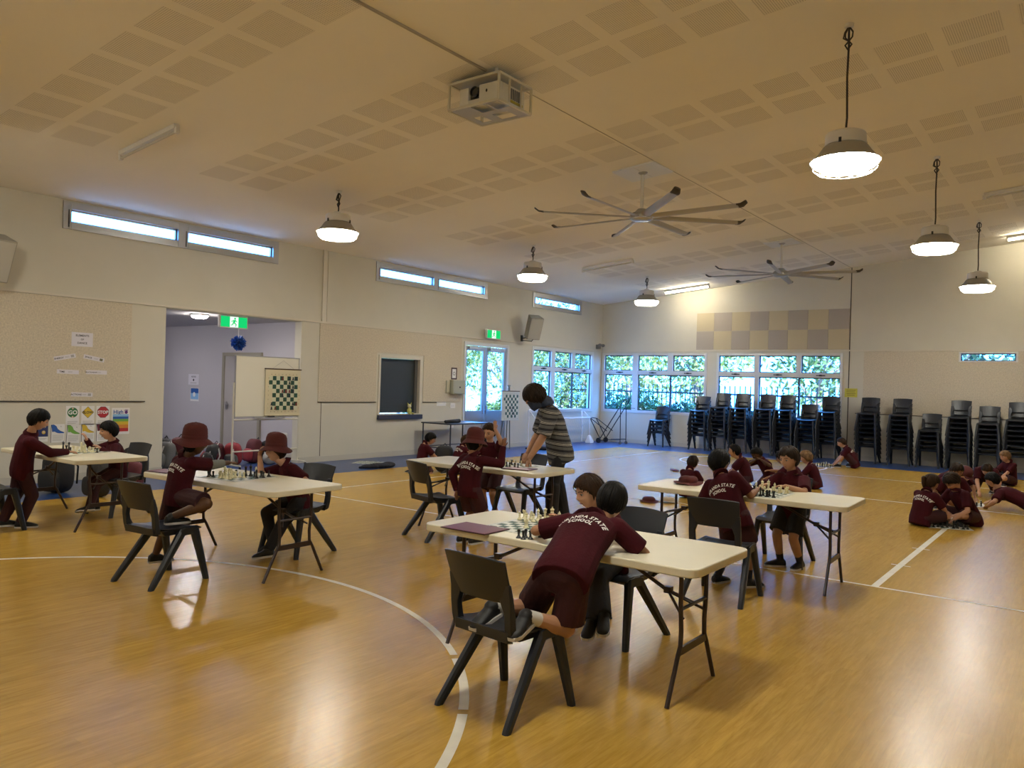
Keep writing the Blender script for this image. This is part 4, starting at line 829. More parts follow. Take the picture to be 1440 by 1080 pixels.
def backpack(x, y, rz, s, m, label, strap=None, lean=0, pm=None, z=0):
    r = thing('school_backpack', label, 'bag', (x, y, z), rz); r.rotation_euler = (lean, 0, rz)
    rbox(0, 0, .21 * s, .155 * s, .10 * s, .21 * s, 3.2).build('bag_body', m, r, smooth=1.2); rbox(0, -.10 * s, .13 * s, .125 * s, .05 * s, .11 * s, 3.2).build('front_pocket', pm or m, r, smooth=1.2)
    mb = MB()
    for sx in (-1, 1): mb.tube([(sx * .07 * s, .09 * s, .36 * s), (sx * .09 * s, .15 * s, .25 * s), (sx * .10 * s, .13 * s, .08 * s)], [(.022 * s, .006 * s)] * 3, 6)
    mb.tube([(-.03 * s, .05 * s, .41 * s), (0, .06 * s, .45 * s), (.03 * s, .05 * s, .41 * s)], .008 * s, 6)
    mb.build('shoulder_strap', strap or BK, r)
    if strap: MB().tube([(.06 * s, -.105 * s, .34 * s), (.075 * s, -.155 * s, .16 * s), (.07 * s, -.12 * s, .03 * s)], [(.014 * s, .004)] * 3, 6).build('pale_side_strip', strap, r)
backpack(-11.15, 4.80, .3, 1.35, BK, 'black bag on the blue floor under the far left table'); backpack(-10.45, 5.0, .0, 1.15, BK, 'black backpack behind the legs of the boy seated far left')
backpack(-11.55, 6.05, .9, 1.25, BK, 'black and grey backpack with a pale strap at the wall before the opening', STRW, pm=GYB); backpack(-10.9, 5.7, .4, .9, MRB, 'maroon bag on the floor beside the seated boy\'s chair')
bg = [(-12.75, 7.15, .2, 1.15, GYB, 'grey bag with a white badge at the left edge of the corridor opening'), (-12.85, 7.55, .5, 1.3, MRB, 'maroon bag heaped highest in the corridor bag pile'), (-12.7, 7.95, -.2, 1.05, BK, 'black bag in the corridor pile beside the tall maroon bag'), (-12.95, 8.3, .8, .95, MRB, 'small maroon bag at the middle of the corridor pile'), (-12.75, 8.55, .1, 1.0, RDB, 'red bag in the corridor pile by the whiteboard leg'), (-12.8, 8.95, .4, 1.1, MRB, 'maroon bag directly behind the whiteboard frame'), (-12.65, 9.3, -.1, 1.05, BK, 'black bag behind the right leg of the whiteboard'), (-13.15, 7.4, 0, 1.2, BK, 'black bag at the rear of the corridor pile'), (-12.45, 7.75, .3, .7, BK, 'small black bag at the front of the corridor pile')]
for q, (x, y, rz, s, m, l) in enumerate(bg): backpack(x, y, rz + .5 * math.sin(q * 2.1), s, m, l, STRW if q % 2 == 0 else None, lean=(-.22, .18, -.3, .1, .25, -.15, .3, 0, -.2)[q], pm=(None, GYB, RDB)[q % 3])
r = thing('sports_ball', 'pale grey ball resting among the bags under the whiteboard', 'ball', (-12.38, 9.05, 0)); MB().ell((0, 0, .13), .13, .13, .13, n=20).build('ball_shell', mat('pale_grey_ball', (.36, .34, .32), .6), r)
backpack(-9.55, 10.75, .6, 1.15, BK, 'dark backpack standing between the boys on the floor at the left', z=0)
def jacket(x, y, rz, label):
    r = thing('dropped_jacket', label, 'jacket', (x, y, 0), rz); mb = MB(); mb.ell((0, 0, .04), .28, .13, .05); mb.ell((.2, .05, .05), .14, .1, .055); mb.ell((-.22, .02, .03), .15, .07, .04); mb.cap_tube((-.1, -.1, .03), (-.4, -.02, .02), .035, .025); put(union_mesh(mb, .012), 'jacket_cloth', BKCL, r)
BKCL = mat('dark_fleece', (.012, .012, .02), .95, bump=(25, .8, .02)); jacket(-11.3, 16.4, .3, 'black jacket dropped on the blue floor below the hanging board')
jacket(-10.75, 10.3, 1.2, 'dark jacket lying on the floor by the left wall')

# whiteboard on a wheeled frame in the corridor opening
r = thing('whiteboard_stand', 'white mobile whiteboard standing in the corridor opening', 'whiteboard', (-12.15, 8.79, 0)); mb = MB()
for s in (-1, 1):
    mb.tube([(0, s * .70, .06), (0, s * .70, 1.52)], .017, 8); mb.tube([(-.26, s * .70, .07), (.26, s * .70, .07)], .017, 8)
mb.tube([(0, -.70, .30), (0, .70, .30)], .014, 8); mb.tube([(0, -.70, .86), (0, .70, .86)], .014, 8); mb.build('stand_frame', mat('cream_steel_frame', (.56, .53, .44), .4), r)
MB().box(-.012, -.675, .92, .012, .675, 1.99).build('writing_panel', mat('cream_white_writing_surface', (.70, .67, .56), .25), r, smooth=0)
mb = MB()
for q in grid_cells(-.685, .685, .905, 2.005, [(-.668, .668, .922, 1.988)]): mb.box(-.016, q[0], q[2], .016, q[1], q[3])
mb.build('panel_frame', ALU, r, smooth=0); MB().box(.012, -.3, .885, .07, .35, .905).build('pen_tray', ALU, r, smooth=0, bevel=.003)
MB().box(.02, .0, .905, .06, .13, .925).build('eraser', BLACK, r, smooth=0, bevel=.004)
for sx in (-1, 1):
    for s in (-1, 1): MB().ell((sx * .25, s * .70, .032), .032, .014, .032).build('castor', BLACK, r)
def demo_board(loc, w, h, label, cols, name='demonstration_board'):
    """hanging tournament demonstration chess board; loc = centre, faces +x"""
    r = thing(name, label, 'demonstration board', loc); s = Sheet((0, 0, 0), (0, 1, 0), (0, 0, 1), w, h); s.base(cols[0], .004); g = .80 * w; sq = g / 8 / w; sh = g / 8 / h; x0 = -.40; y0 = -.40 * w / h - .02
    for i in range(8):
        for j in range(8):
            if (i + j) % 2 == 0: s.rect(cols[1], x0 + i * sq, x0 + (i + 1) * sq, y0 + j * sh, y0 + (j + 1) * sh)
            else: s.rect(cols[2], x0 + i * sq, x0 + (i + 1) * sq, y0 + j * sh, y0 + (j + 1) * sh)
    for i in range(8):
        s.text(INK, 'ABCDEFGH'[i], x0 + (i + .5) * sq, y0 - .035, .028 * w / .75, 0); s.text(INK, '12345678'[i], x0 - .035, y0 + (i + .5) * sh, .028 * w / .75, 0)
        s.text(INK, 'ABCDEFGH'[i], x0 + (i + .5) * sq, -y0 - .005, .028 * w / .75, 0); s.text(INK, '12345678'[i], -x0 + .035, y0 + (i + .5) * sh, .028 * w / .75, 0)
    def glyph(m, i, j, t=1):
        cx, cy = x0 + (i + .5) * sq, y0 + (j + .5) * sh; s.ngon(m, cx, cy + sh * .18 * t, sq * .2, 8); s.poly(m, [(cx - sq * .34, cy - sh * .38), (cx + sq * .34, cy - sh * .38), (cx + sq * .12, cy + sh * .1), (cx - sq * .12, cy + sh * .1)])
    for m, i, j in cols[3]: glyph(m, i, j)
    s.mb.build('board_sheet', s.ms, r, smooth=0, recalc=False)
    MB().tube([(.004, -w / 2 - .015, h / 2), (.004, w / 2 + .015, h / 2)], .011, 8).build('top_rod', mat('dark_wood_rod', (.08, .04, .02), .5), r); MB().tube([(.004, -w / 2, -h / 2), (.004, w / 2, -h / 2)], .009, 8).build('bottom_rod', cols[0], r)
    MB().tube([(.003, -w * .3, h / 2 + .01), (.003, 0, h / 2 + .16), (.003, w * .3, h / 2 + .01)], .0025, 5).build('hanging_cord', STRW, r); return r
RB = flat('dark_red_piece', (.16, .02, .015)); DG = flat('board_dark_green', (.012, .06, .035), .5); CR = flat('board_cream', (.62, .55, .36), .5)
demo_board((-12.15 + .035, 9.10, 1.36), .78, .85, 'cream and green demonstration chess board hung on the whiteboard', (CR, DG, flat('board_pale_square', (.60, .60, .42), .5), [(INK, 7, 7), (INK, 6, 7), (RB, 3, 7), (INK, 5, 7), (INK, 5, 6), (INK, 6, 5), (INK, 5, 5), (RB, 3, 4), (RB, 4, 4), (RB, 5, 4), (INK, 6, 4), (INK, 5, 3), (INK, 0, 1), (RB, 7, 1), (INK, 0, 0), (RB, 1, 0), (INK, 6, 0), (INK, 3, 3), (INK, 6, 1)]))
demo_board((-11.86, 15.79, 1.10), .72, .73, 'pale blue-green demonstration chess board on a stand beside the glazed door', (flat('pale_board_sheet', (.52, .56, .55)), flat('teal_square', (.03, .10, .11)), flat('pale_square', (.58, .62, .60)), [(INK, 4, 3), (INK, 4, 2), (INK, 4, 1), (INK, 4, 0), (INK, 3, 3), (INK, 5, 1)]))
r = thing('display_stand', 'thin grey stand holding the demonstration board by the door', 'stand', (-11.92, 15.79, 0)); MB().tube([(0, -.06, 0), (0, -.02, 1.60)], .014, 8).tube([(0, .10, 0), (0, .02, 1.60)], .014, 8).tube([(-.3, .02, 0), (0, 0, 1.60)], .012, 8).tube([(0, -.05, 1.6), (0, .05, 1.6)], .016, 8).build('stand_leg', mat('grey_olive_tube', (.16, .17, .14), .4, metal=.4), r); MB().box(-.02, -.36, 1.45, .03, .36, 1.475).build('cross_bar', ALU, r, smooth=0)
# small side table
r = thing('side_table', 'black narrow side table against the left wall', 'table', (-11.62, 13.5, 0)); DK = mat('dark_navy_laminate', (.025, .03, .05), .35)
MB().box(-.45, -.72, .715, .42, .72, .742).build('table_top', DK, r, smooth=0, bevel=.004)
for sx in (-.42, .39):
    for sy in (-.68, .68): MB().tube([(sx, sy, 0), (sx, sy, .715)], .016, 8).build('leg', DK, r)
MB().tube([(-.42, -.68, .2), (.39, -.68, .2)], .012, 8).tube([(-.42, .68, .2), (.39, .68, .2)], .012, 8).tube([(-.42, -.68, .2), (-.42, .68, .2)], .012, 8).build('stretcher', DK, r)
tag(put(union_mesh(MB().cap_tube((-11.5, 12.95, .775), (-11.45, 13.35, .785), .032, .045).ell((-11.47, 13.2, .78), .07, .16, .035), .01), 'black_shoulder_bag', BK), 'black strap bag lying on the narrow side table', 'bag')
tag(MB().box(-11.4, 13.3, .742, -11.2, 13.6, .752).build('paper_sheet', WHITE, smooth=0), 'white paper on the narrow side table', 'paper')
# futsal goal
r = thing('indoor_goal', 'white indoor goal with net under the left window', 'goal', (-11.9, 18.3, 0)); mb = MB(); PIPE = mat('white_goal_tube', (.78, .79, .82), .35)
mb.tube([(-.22, -1.35, .03), (-.22, -1.35, .95), (-.22, -1.30, .98), (-.22, 1.30, .98), (-.22, 1.35, .95), (-.22, 1.35, .03)], .022, 10); mb.tube([(.02, -1.35, .0), (.02, -1.35, .74), (.02, 1.38, .74), (.02, 1.38, .03)], .022, 10)
for s in (-1, 1): mb.tube([(-.22, s * 1.35, .97), (.02, s * 1.36, .74)], .014, 8)
mb.build('goal_frame', PIPE, r); MB().loft([[V((.02 + .09 * i, 1.40 + .10 * j, z)) for i, j in ((-1, -1), (-1, 1), (1, 1), (1, -1))] for z in (0, .05)] + [[V((.02 + .03 * i, 1.38 + .03 * j, .22)) for i, j in ((-1, -1), (-1, 1), (1, 1), (1, -1))]]).build('base_foot', PIPE, r, bevel=.01)
mb = MB()
for k in range(27): y = -1.3 + k * .1; mb.tube([(.02, y, .73), (-.12, y, .35), (-.2, y, .03)], .0022, 3)
for k in range(7): t = k / 6; mb.tube([(.02 - .22 * t, -1.3, .70 - .65 * t), (.02 - .22 * t, 1.3, .70 - .65 * t)], .0022, 3)
mb.tube([(.02, -.2, .72), (.04, .3, .50), (.04, .8, .46), (.02, 1.3, .62)], .005, 5); mb.build('goal_net', mat('pale_net_cord', (.42, .43, .45), .8), r)
# chair trolley
r = thing('chair_trolley', 'black tubular chair trolley standing empty in the far corner', 'trolley', (-11.45, 20.2, 0)); BT = mat('black_tube_steel', (.012, .012, .014), .35, metal=.3); mb = MB()
for y in (-.17, .17): mb.tube([(-.30, y, .08), (.05, y, .62), (.50, y, 1.30)], .014, 8); mb.tube([(-.62, y, .70), (-.28, y, .14)], .014, 8); mb.tube([(-.60, y, .70), (-.05, y, .36)], .012, 8); mb.tube([(.40, y, .06), (.38, y, 1.08)], .012, 8)
mb.tube([(.50, -.17, 1.30), (.53, 0, 1.34), (.50, .17, 1.30)], .014, 8); mb.tube([(-.62, -.17, .70), (-.66, 0, .72), (-.62, .17, .70)], .014, 8)
for z in (1.06,): mb.tube([(.38, -.17, z), (.38, .17, z)], .01, 6); mb.tube([(.38, -.17, z), (.85, -.17, z)], .008, 6)
for y in (-.17, .17): mb.tube([(-.1, y, .10), (.40, y, .14)], .012, 8)
mb.tube([(-.30, -.2, .07), (-.30, .2, .07)], .012, 8); mb.build('tube_frame', BT, r)
for x, y, q in ((-.30, -.21, .075), (-.30, .21, .075), (.40, -.18, .04), (.40, .18, .04)): MB().lathe([(0, -.018), (q, -.018), (q, .018), (0, .018)], 20).build('wheel', BLACK if q > .05 else GYB, r).matrix_local = M.Translation((x, y, q)) @ M.Rotation(PI / 2, 4, 'X')
# ------------------------------------------------------------------ people
UP = V((0, 0, 1))
def ik(a, b, l1, l2, hint):
    a, b = V(a), V(b); d = b - a; L = d.length; mx = (l1 + l2) * .995
    if L > mx: b = a + d * (mx / L); d = b - a; L = mx
    x = (l1 * l1 - l2 * l2 + L * L) / (2 * L); h = math.sqrt(max(l1 * l1 - x * x, 0)); u = d / L; hv = V(hint) - u * V(hint).dot(u)
    if hv.length < 1e-6: hv = UP - u * UP.dot(u)
    return a + u * x + hv.normalized() * h, b
def bez(a, b, c, t): return a * (1 - t) ** 2 + b * 2 * t * (1 - t) + c * t * t
def hand(mb, w, d, n, s, curl=.5, side=1, spread=1.0):
    """w wrist, d finger direction, n palm normal (palm side), side: +1 right hand"""
    d = V(d).normalized(); n = V(n); n = (n - d * n.dot(d)).normalized(); a = d.cross(n) * side; f = s / 1.2
    L = .056 * f; c = w + d * L * .55
    mb.ell(c, .026 * f, L * .75, .011 * f, ax=(a, d, n), n=10)
    for i, (off, ln) in enumerate(((-.021, .040), (-.007, .046), (.007, .043), (.020, .034))):
        p = w + d * L * (1.0 if i in (1, 2) else .93) + a * off * f; dd = (d + a * off * 5 * spread).normalized(); q1 = p + dd * ln * .5 * f + n * curl * .012 * f
        d2 = (dd * (1 - curl * .75) + n * curl).normalized(); q2 = q1 + d2 * ln * .52 * f; r = .0066 * f
        mb.cap_tube(p - dd * .012 * f, q1, r * 1.1, r, 7); mb.cap_tube(q1, q2, r, r * .85, 7)
    p = w + d * L * .22 - a * .018 * f; q1 = p + (-a * .85 + d * .75 + n * .3).normalized() * .026 * f; q2 = q1 + (-a * .25 + d * .9 + n * curl * .7).normalized() * .024 * f
    mb.cap_tube(p, q1, .0095 * f, .008 * f, 7); mb.cap_tube(q1, q2, .008 * f, .0065 * f, 7)
def head_frame(F, U):
    F = V(F).normalized(); U = V(U); U = (U - F * U.dot(F)).normalized(); return F.cross(U), F, U   # right, forward, up
def head_geo(mb, c, fr, k):
    R_, F, U = fr; n, m = 36, 26; vs = []; 
    for i in range(m + 1):
        ph = -PI / 2 + PI * i / m
        for j in range(n):
            t = 2 * PI * j / n; x = math.cos(ph) * math.cos(t); y = math.cos(ph) * math.sin(t); z = math.sin(ph)
            X, Y, Z = .073 * x, .090 * y, .103 * z
            if z < 0: q = (-z) ** 1.4; X *= 1 - .38 * q; Y = Y * (1 - .30 * q) + .018 * q
            if y > 0:
                fx = X / .073
                Y += .016 * math.exp(-((Z + .018) / .017) ** 2 - (X / .011) ** 2) + .007 * math.exp(-((Z - .0) / .028) ** 2 - (X / .008) ** 2)
                for s in (-1, 1): Y -= .010 * math.exp(-((Z - .008) / .013) ** 2 - ((X - s * .029) / .016) ** 2); Y += .004 * math.exp(-((Z + .022) / .02) ** 2 - ((X - s * .036) / .02) ** 2)
                Y += .005 * math.exp(-((Z + .050) / .009) ** 2 - (X / .02) ** 2) + .007 * math.exp(-((Z + .080) / .014) ** 2 - (X / .02) ** 2) - .003 * math.exp(-((Z + .062) / .006) ** 2 - (X / .02) ** 2)
            vs.append(c + (R_ * X + F * Y + U * Z) * k)
    fs = [(i * n + j, i * n + (j + 1) % n, (i + 1) * n + (j + 1) % n, (i + 1) * n + j) for i in range(m) for j in range(n)]
    mb.add(vs, fs)
    for s in (-1, 1):
        e = c + (R_ * s * .073 - F * .006 - U * .004) * k; mb.ell(e, .008 * k, .017 * k, .028 * k, ax=(R_, F, U), n=10)
def hair_geo(c, fr, k, style, seed):
    R_, F, U = fr; rs = random.Random(seed); n, m = 72, 14; ph = [rs.random() * 6 for _ in range(4)]
    S = {'short': (36, -8, -56, .011), 'fringe': (25, -14, -58, .015), 'mop': (31, -18, -58, .021), 'curly': (28, -14, -56, .026), 'long': (6, -44, -66, .024), 'under': (24, -22, -58, .008), 'underlong': (26, -44, -64, .018)}[style]
    ef, es, eb, th = S; vs = []; 
    for i in range(m + 1):
        t = i / m
        for j in range(n):
            az = 2 * PI * j / n; ca = math.cos(az)
            w = (ca + 1) / 2; sd = math.sin(az) ** 2
            e0 = (ef * max(ca, 0) ** .5 + eb * max(-ca, 0) ** .6) + es * sd ** 1.5
            if style in ('fringe', 'mop', 'long'): e0 += 3 * math.sin(7 * az + ph[0]) + 2 * math.sin(17 * az + ph[1])
            else: e0 += 1.5 * math.sin(11 * az + ph[0])
            el = math.radians(e0 + (90 - e0) * t); cx, cy, cz = math.cos(el) * math.sin(az), math.cos(el) * math.cos(az), math.sin(el)
            bz = .103 * cz; g = 1.0
            if cz < 0: g = 1 - .20 * (-cz) ** 1.2
            th_ = th * (.55 + .45 * min(1, t * 5)) + .0012 * math.sin(az * 31 + 9 * t + ph[2]) * (1 - t) + .0022 * math.sin(az * 5 + ph[3] + 5 * t) + .002 * math.sin(az * 11 + ph[1] - 7 * t) * (1 - t)
            if style == 'curly': th_ += .007 * math.sin(az * 13 + 20 * t) * math.cos(t * 17 + az * 3)
            vs.append(c + (R_ * ((.073 * g + th_) * cx) + F * ((.090 * g + th_) * cy - .002) + U * (bz + th_ * max(cz, -.15))) * k)
    for j in range(n):
        v = vs[j]; vs.append(c + (v - c) * .86)
    fs = [(i * n + j, (i + 1) * n + j, (i + 1) * n + (j + 1) % n, i * n + (j + 1) % n) for i in range(m) for j in range(n)]
    L = n * (m + 1); fs += [(j, (j + 1) % n, L + (j + 1) % n, L + j) for j in range(n)]
    mb = MB().add(vs, fs)
    if 'under' not in style:   # separate locks lying over the shell, ragged at the edge
        for q in range(70):
            az = rs.random() * 2 * PI; ca = math.cos(az); sd = math.sin(az) ** 2; e0 = (ef * max(ca, 0) ** .5 + eb * max(-ca, 0) ** .6) + es * sd ** 1.5
            top = 60 + 25 * rs.random(); end = e0 + rs.uniform(-5, 10); dr = rs.uniform(-.35, .35); pts = []; wd = rs.uniform(.006, .012)
            for i in range(7):
                t = i / 6; el = math.radians(top + (end - top) * t); a2 = az + dr * t + .25 * math.sin(q) * (1 - t); cx, cy, cz = math.cos(el) * math.sin(a2), math.cos(el) * math.cos(a2), math.sin(el)
                g = 1 - .20 * (-cz) ** 1.2 if cz < 0 else 1.0; th_ = th * (.95 if i < 6 else .6) + .0015
                pts.append(c + (R_ * ((.073 * g + th_) * cx) + F * ((.090 * g + th_) * cy - .002) + U * (.103 * cz + th_ * max(cz, -.15))) * k)
            n_ = (pts[3] - c).normalized(); mb.tube(pts, [(wd * .3 * k, .0015), (wd * k, .004 * k), (wd * k, .0045 * k), (wd * k, .0045 * k), (wd * .9 * k, .004 * k), (wd * .7 * k, .003 * k), (wd * .2 * k, .001)], 6, up=n_)
    return mb
def shoe_geo(an, toe, up, s, grow=1.0):
    f = s / 1.2 * grow; toe = V(toe).normalized(); up = V(up); up = (up - toe * up.dot(toe)).normalized(); a = toe.cross(up); mb = MB()
    o = an - up * .058 * f / grow   # sole plane
    def ring(y, w, z0, z1, n=12): return [o + toe * y * f + a * (w * math.cos(q)) * f + up * ((z0 + z1) / 2 + (z1 - z0) / 2 * math.sin(q)) * f for q in (2 * PI * j / n for j in range(n))]
    mb.loft([ring(-.052, .012, .012, .045), ring(-.045, .028, .004, .066), ring(-.02, .033, .002, .078), (ring(.02, .034, .002, .076)), ring(.06, .038, .002, .058), ring(.10, .039, .002, .046), ring(.13, .032, .002, .036), ring(.145, .014, .006, .024)])
    mb.ell(an - up * .002 * f, .036 * f, .040 * f, .034 * f, ax=(a, toe, up))
    sole = MB().loft([[o + toe * y * f + a * (w * i) * f + up * z * f for y, w, i in ((-.05, .02, -1), (-.03, .034, -1), (.05, .038, -1), (.11, .040, -1), (.145, .022, -1), (.145, .022, 1), (.11, .040, 1), (.05, .038, 1), (-.03, .034, 1), (-.05, .02, 1))] for z in (.0, .016)])
    return mb, sole
def person(label, base, pel, che, head, face, body, H=1.2, wr=(None, None), an=((0, 0, 0), (0, 0, 0)), elh=((-.6, -.2, -1), (.6, -.2, -1)), knh=None, toe=None, look_up=None, skin_='fair', hair='brown', style='fringe', top='short', bottom='shorts', topm=None, botm=None, sock=None, shoem=None, hat=None, hatrz=0, hcurl=(.6, .6), hdir=(None, None), pn=(None, None), vox=.006, back=None, ponytail=False, collar=True, mask=False, sleeve_under=None, hs=1.0, bend=.02, sh=(0, 0), eyes=True, tw=1.0, hatback=0, hem=.34):
    """joints in world metres: index 0 = left limb, 1 = right limb; body = horizontal facing direction of the trunk"""
    f = H / 1.2; B = V(base); P = lambda v: V(v) - B
    r = thing('person', label, 'person', base); SKM = SK[skin_]; topm = topm or MAROON; botm = botm or MAROOND
    pel, che, hc = P(pel), P(che), P(head); bd = V((*body, 0)).normalized(); R0 = bd.cross(UP)  # person's right
    sp = (che - pel).normalized(); RR = (R0 - sp * R0.dot(sp)).normalized(); D = RR.cross(sp) * -1   # front
    if D.dot(bd) < -.01 and abs(sp.z) > .3: D = -D
    hc = hc - (hc - che).normalized() * .014 * f
    kh = H * .1417 / .17 * hs if False else (.95 + .05 * f) * hs * (1.0 if H < 1.45 else 1.16)
    U_ = V(look_up) if look_up else (hc - che) * .6 + UP * .4
    fr = head_frame(face, U_)
    hw, sw = .062 * f * (1 if H < 1.45 else .85), .112 * f * tw; ua, fa, th, sn = .205 * f, .185 * f, .285 * f, .275 * f
    S = [che + RR * sw * s + sp * (-.018 * f + sh[i]) for i, s in enumerate((-1, 1))]; Hp = [pel + RR * hw * s - sp * .01 for s in (-1, 1)]
    W = []; E = []
    for i in (0, 1):
        w = P(wr[i]) if wr[i] else S[i] + V((0, 0, -.36 * f)) + bd * .03; h = V(elh[i]); h = R0 * h.x + bd * h.y + UP * h.z; e, w = ik(S[i], w, ua, fa, h); E.append(e); W.append(w)
    K = []; A = []
    for i in (0, 1):
        a = P(an[i]); h = V(knh[i]) if knh else V((0, 1, .2)); h = R0 * h.x + bd * h.y + UP * h.z; k_, a = ik(Hp[i], a, th, sn, h); K.append(k_); A.append(a)
    toes = [V(t) for t in toe] if toe else [bd, bd]
    N = 16; nb = che + sp * .035 * f; nk = hc - fr[2] * .085 * kh - fr[1] * .012 * kh
    def ring(t, rx, ry, sh_=0):
        c = bez(pel, (pel + che) / 2 - D * bend, che, t); return [c + RR * (rx * f * tw * math.cos(q)) + D * (ry * f * math.sin(q) + sh_ * f) for q in (2 * PI * j / N for j in range(N))]
    # body: one continuous skin
    mb = MB(); mb.loft([ring(-.22, .06, .05), ring(-.1, .098, .072), ring(.1, .098, .07), ring(.35, .088, .064), ring(.65, .105, .072), ring(.88, .108, .066), ring(1.0, .085, .055), ring(1.1, .05, .045)])
    mb.cap_tube(nb - sp * .02, nk, .043 * f, .040 * kh, 14); head_geo(mb, hc, fr, kh)
    for i in (0, 1):
        mb.cap_tube(S[i], E[i], .036 * f, .029 * f, 12); m_ = E[i].lerp(W[i], .3); mb.cap_tube(E[i], m_, .029 * f, .030 * f, 12); mb.cap_tube(m_, W[i], .030 * f, .019 * f, 12)
        hd = V(hdir[i]) if hdir[i] else (W[i] - E[i]); n_ = V(pn[i]) if pn[i] else -UP * 1.0 + bd * .1
        if hd.normalized().cross(n_.normalized()).length < .15: n_ = R0 * (1 if i == 0 else -1)
        hand(mb, W[i], hd, n_, 1.2 * f * .97, hcurl[i], 1 if i else -1)
        hb = 1 if H < 1.45 else .72; mb.cap_tube(Hp[i], K[i], .064 * f * hb, .044 * f * hb, 14); m_ = K[i].lerp(A[i], .35) - (D * .0); mb.cap_tube(K[i], m_, .043 * f * hb, .043 * f * hb, 14); mb.cap_tube(m_, A[i], .043 * f, .026 * f, 12)
        t_ = toes[i].normalized(); u_ = (K[i] - A[i]).normalized() if abs(t_.z) > .3 else UP; u_ = (u_ - t_ * u_.dot(t_)).normalized()
        mb.cap_tube(A[i] - u_ * .012 * f, A[i] + t_ * .07 * f - u_ * .03 * f, .022 * f, .014 * f, 10)
    put(union_mesh(mb, min(vox, .0045) if vox < .008 else vox * .75, 2, .4), 'body', SKM, r)
    # top
    T = MB(); T.loft([ring(-hem, .134, .102), ring(-hem * .4, .138, .104), ring(.1, .134, .098), ring(.35, .128, .092), ring(.65, .136, .095), ring(.86, .138, .086), ring(.97, .114, .074), ring(1.06, .066, .056), ring(1.10, .05, .05)])
    for i in (0, 1):
        T.ell(S[i], .054 * f, .054 * f, .050 * f, n=14)
        if top == 'long': T.tube([S[i], E[i]], [.056 * f, .045 * f], 14); T.ell(E[i], .046 * f, .046 * f, .046 * f, n=14); T.tube([E[i], W[i]], [.046 * f, .031 * f], 14)
        else: q = S[i].lerp(E[i], .82 if top == 'short' else .92); T.tube([S[i], q], [.055 * f, .056 * f], 14)
    tm = union_mesh(T, vox, 3, .5)
    if back or mask == 'never': bvh = BVHTree.FromPolygons([v.co for v in tm.vertices], [tuple(p.vertices) for p in tm.polygons])
    to = put(tm, 'shirt', topm, r)
    if collar:
        nd_ = (nk - nb).normalized(); a, b = frame_of(nd_, D)
        cm = MB().loft([[nb + nd_ * z * f + a * (q * f * math.cos(t)) + b * (q * f * math.sin(t)) for t in np.linspace(0, 2 * PI, 21)[:-1]] for z, q in ((-.012, .054), (.018, .049), (.025, .051), (.004, .062), (-.014, .069))])
        cm.build('collar', topm, to)
    if sleeve_under:
        i, m_ = sleeve_under; s_ = MB().tube([S[i].lerp(E[i], .6), E[i]], [.040 * f, .040 * f], 12).ell(E[i], .041 * f, .041 * f, .041 * f).tube([E[i], E[i].lerp(W[i], .62)], [.040 * f, .034 * f], 12); put(union_mesh(s_, vox, 2), 'undershirt_sleeve', m_, r)
    # bottom
    Q = MB(); Q.loft([ring(-.27, .045, .04), ring(-.23, .085, .065), ring(-.13, .116, .085), ring(-.02, .118, .088), ring(.12, .112, .084), ring(.18, .108, .08)])
    Q.ell(pel - D * .006, .118 * f * tw, .088 * f, .10 * f, ax=(RR, D, sp), n=18)
    for i in (0, 1):
        if bottom == 'shorts':
            kk = Hp[i].lerp(K[i], .86); Q.ell(Hp[i], .078 * f, .078 * f, .078 * f, n=14); Q.tube([Hp[i], kk], [.078 * f, .083 * f], 16)
        else:
            hq = 1.0 if H < 1.45 else .78; Q.ell(Hp[i], .074 * f * hq, .074 * f * hq, .074 * f * hq, n=14); Q.tube([Hp[i], K[i]], [.075 * f * hq, .057 * f * hq], 14); Q.ell(K[i], .057 * f, .057 * f, .057 * f, n=14); Q.tube([K[i], A[i] + (A[i] - K[i]).normalized() * .005], [.057 * f, .046 * f], 14)
    put(union_mesh(Q, vox, 3, .5), 'shorts' if bottom == 'shorts' else 'trousers', botm, r)
    for i in (0, 1):
        if bottom == 'shorts' and sock: MB().tube([A[i].lerp(K[i], .30), A[i]], [.034 * f, .031 * f], 12).build('sock', sock, r)
        u = (K[i] - A[i]).normalized()
        if abs(toes[i].normalized().dot(u)) > .6: u = UP if abs(toes[i].normalized().z) < .7 else bd
        elif an[i][2] < .12: u = UP
        sb, so = shoe_geo(A[i], toes[i], u, 1.2 * f); so_ = put(union_mesh(sb, max(vox, .005), 2), 'shoe', shoem or SHOE, r); so.build('shoe_sole', SOLE, so_)
    # face
    R_, F, Uh = fr
    if eyes:
        for s in (-1, 1):
            e = hc + (R_ * s * .029 + F * .0728 + Uh * .008) * kh; em = MB().ell(e, .0118 * kh, .0095 * kh, .0062 * kh, ax=(R_, F, Uh), n=14); em.cur = 1
            em.ell(e + (F * .0050 - Uh * .0012) * kh, .0066 * kh, .0052 * kh, .0062 * kh, ax=(R_, F, Uh), n=10); em.tube([e + (R_ * x + F * y + Uh * z) * kh for x, y, z in ((-.0125, .006, .000), (-.006, .0098, .0055), (0, .0105, .0066), (.006, .0098, .0058), (.0135, .005, .001))], .0018 * kh, 6); em.build('eye', [EYEW, EYED], r)
            MB().tube([hc + (R_ * s * x + F * y + Uh * z) * kh for x, y, z in ((.014, .087, .027), (.029, .083, .031), (.044, .073, .026))], [(.0042 * kh, .0022 * kh)] * 3, 6).build('eyebrow', HR[hair], r)
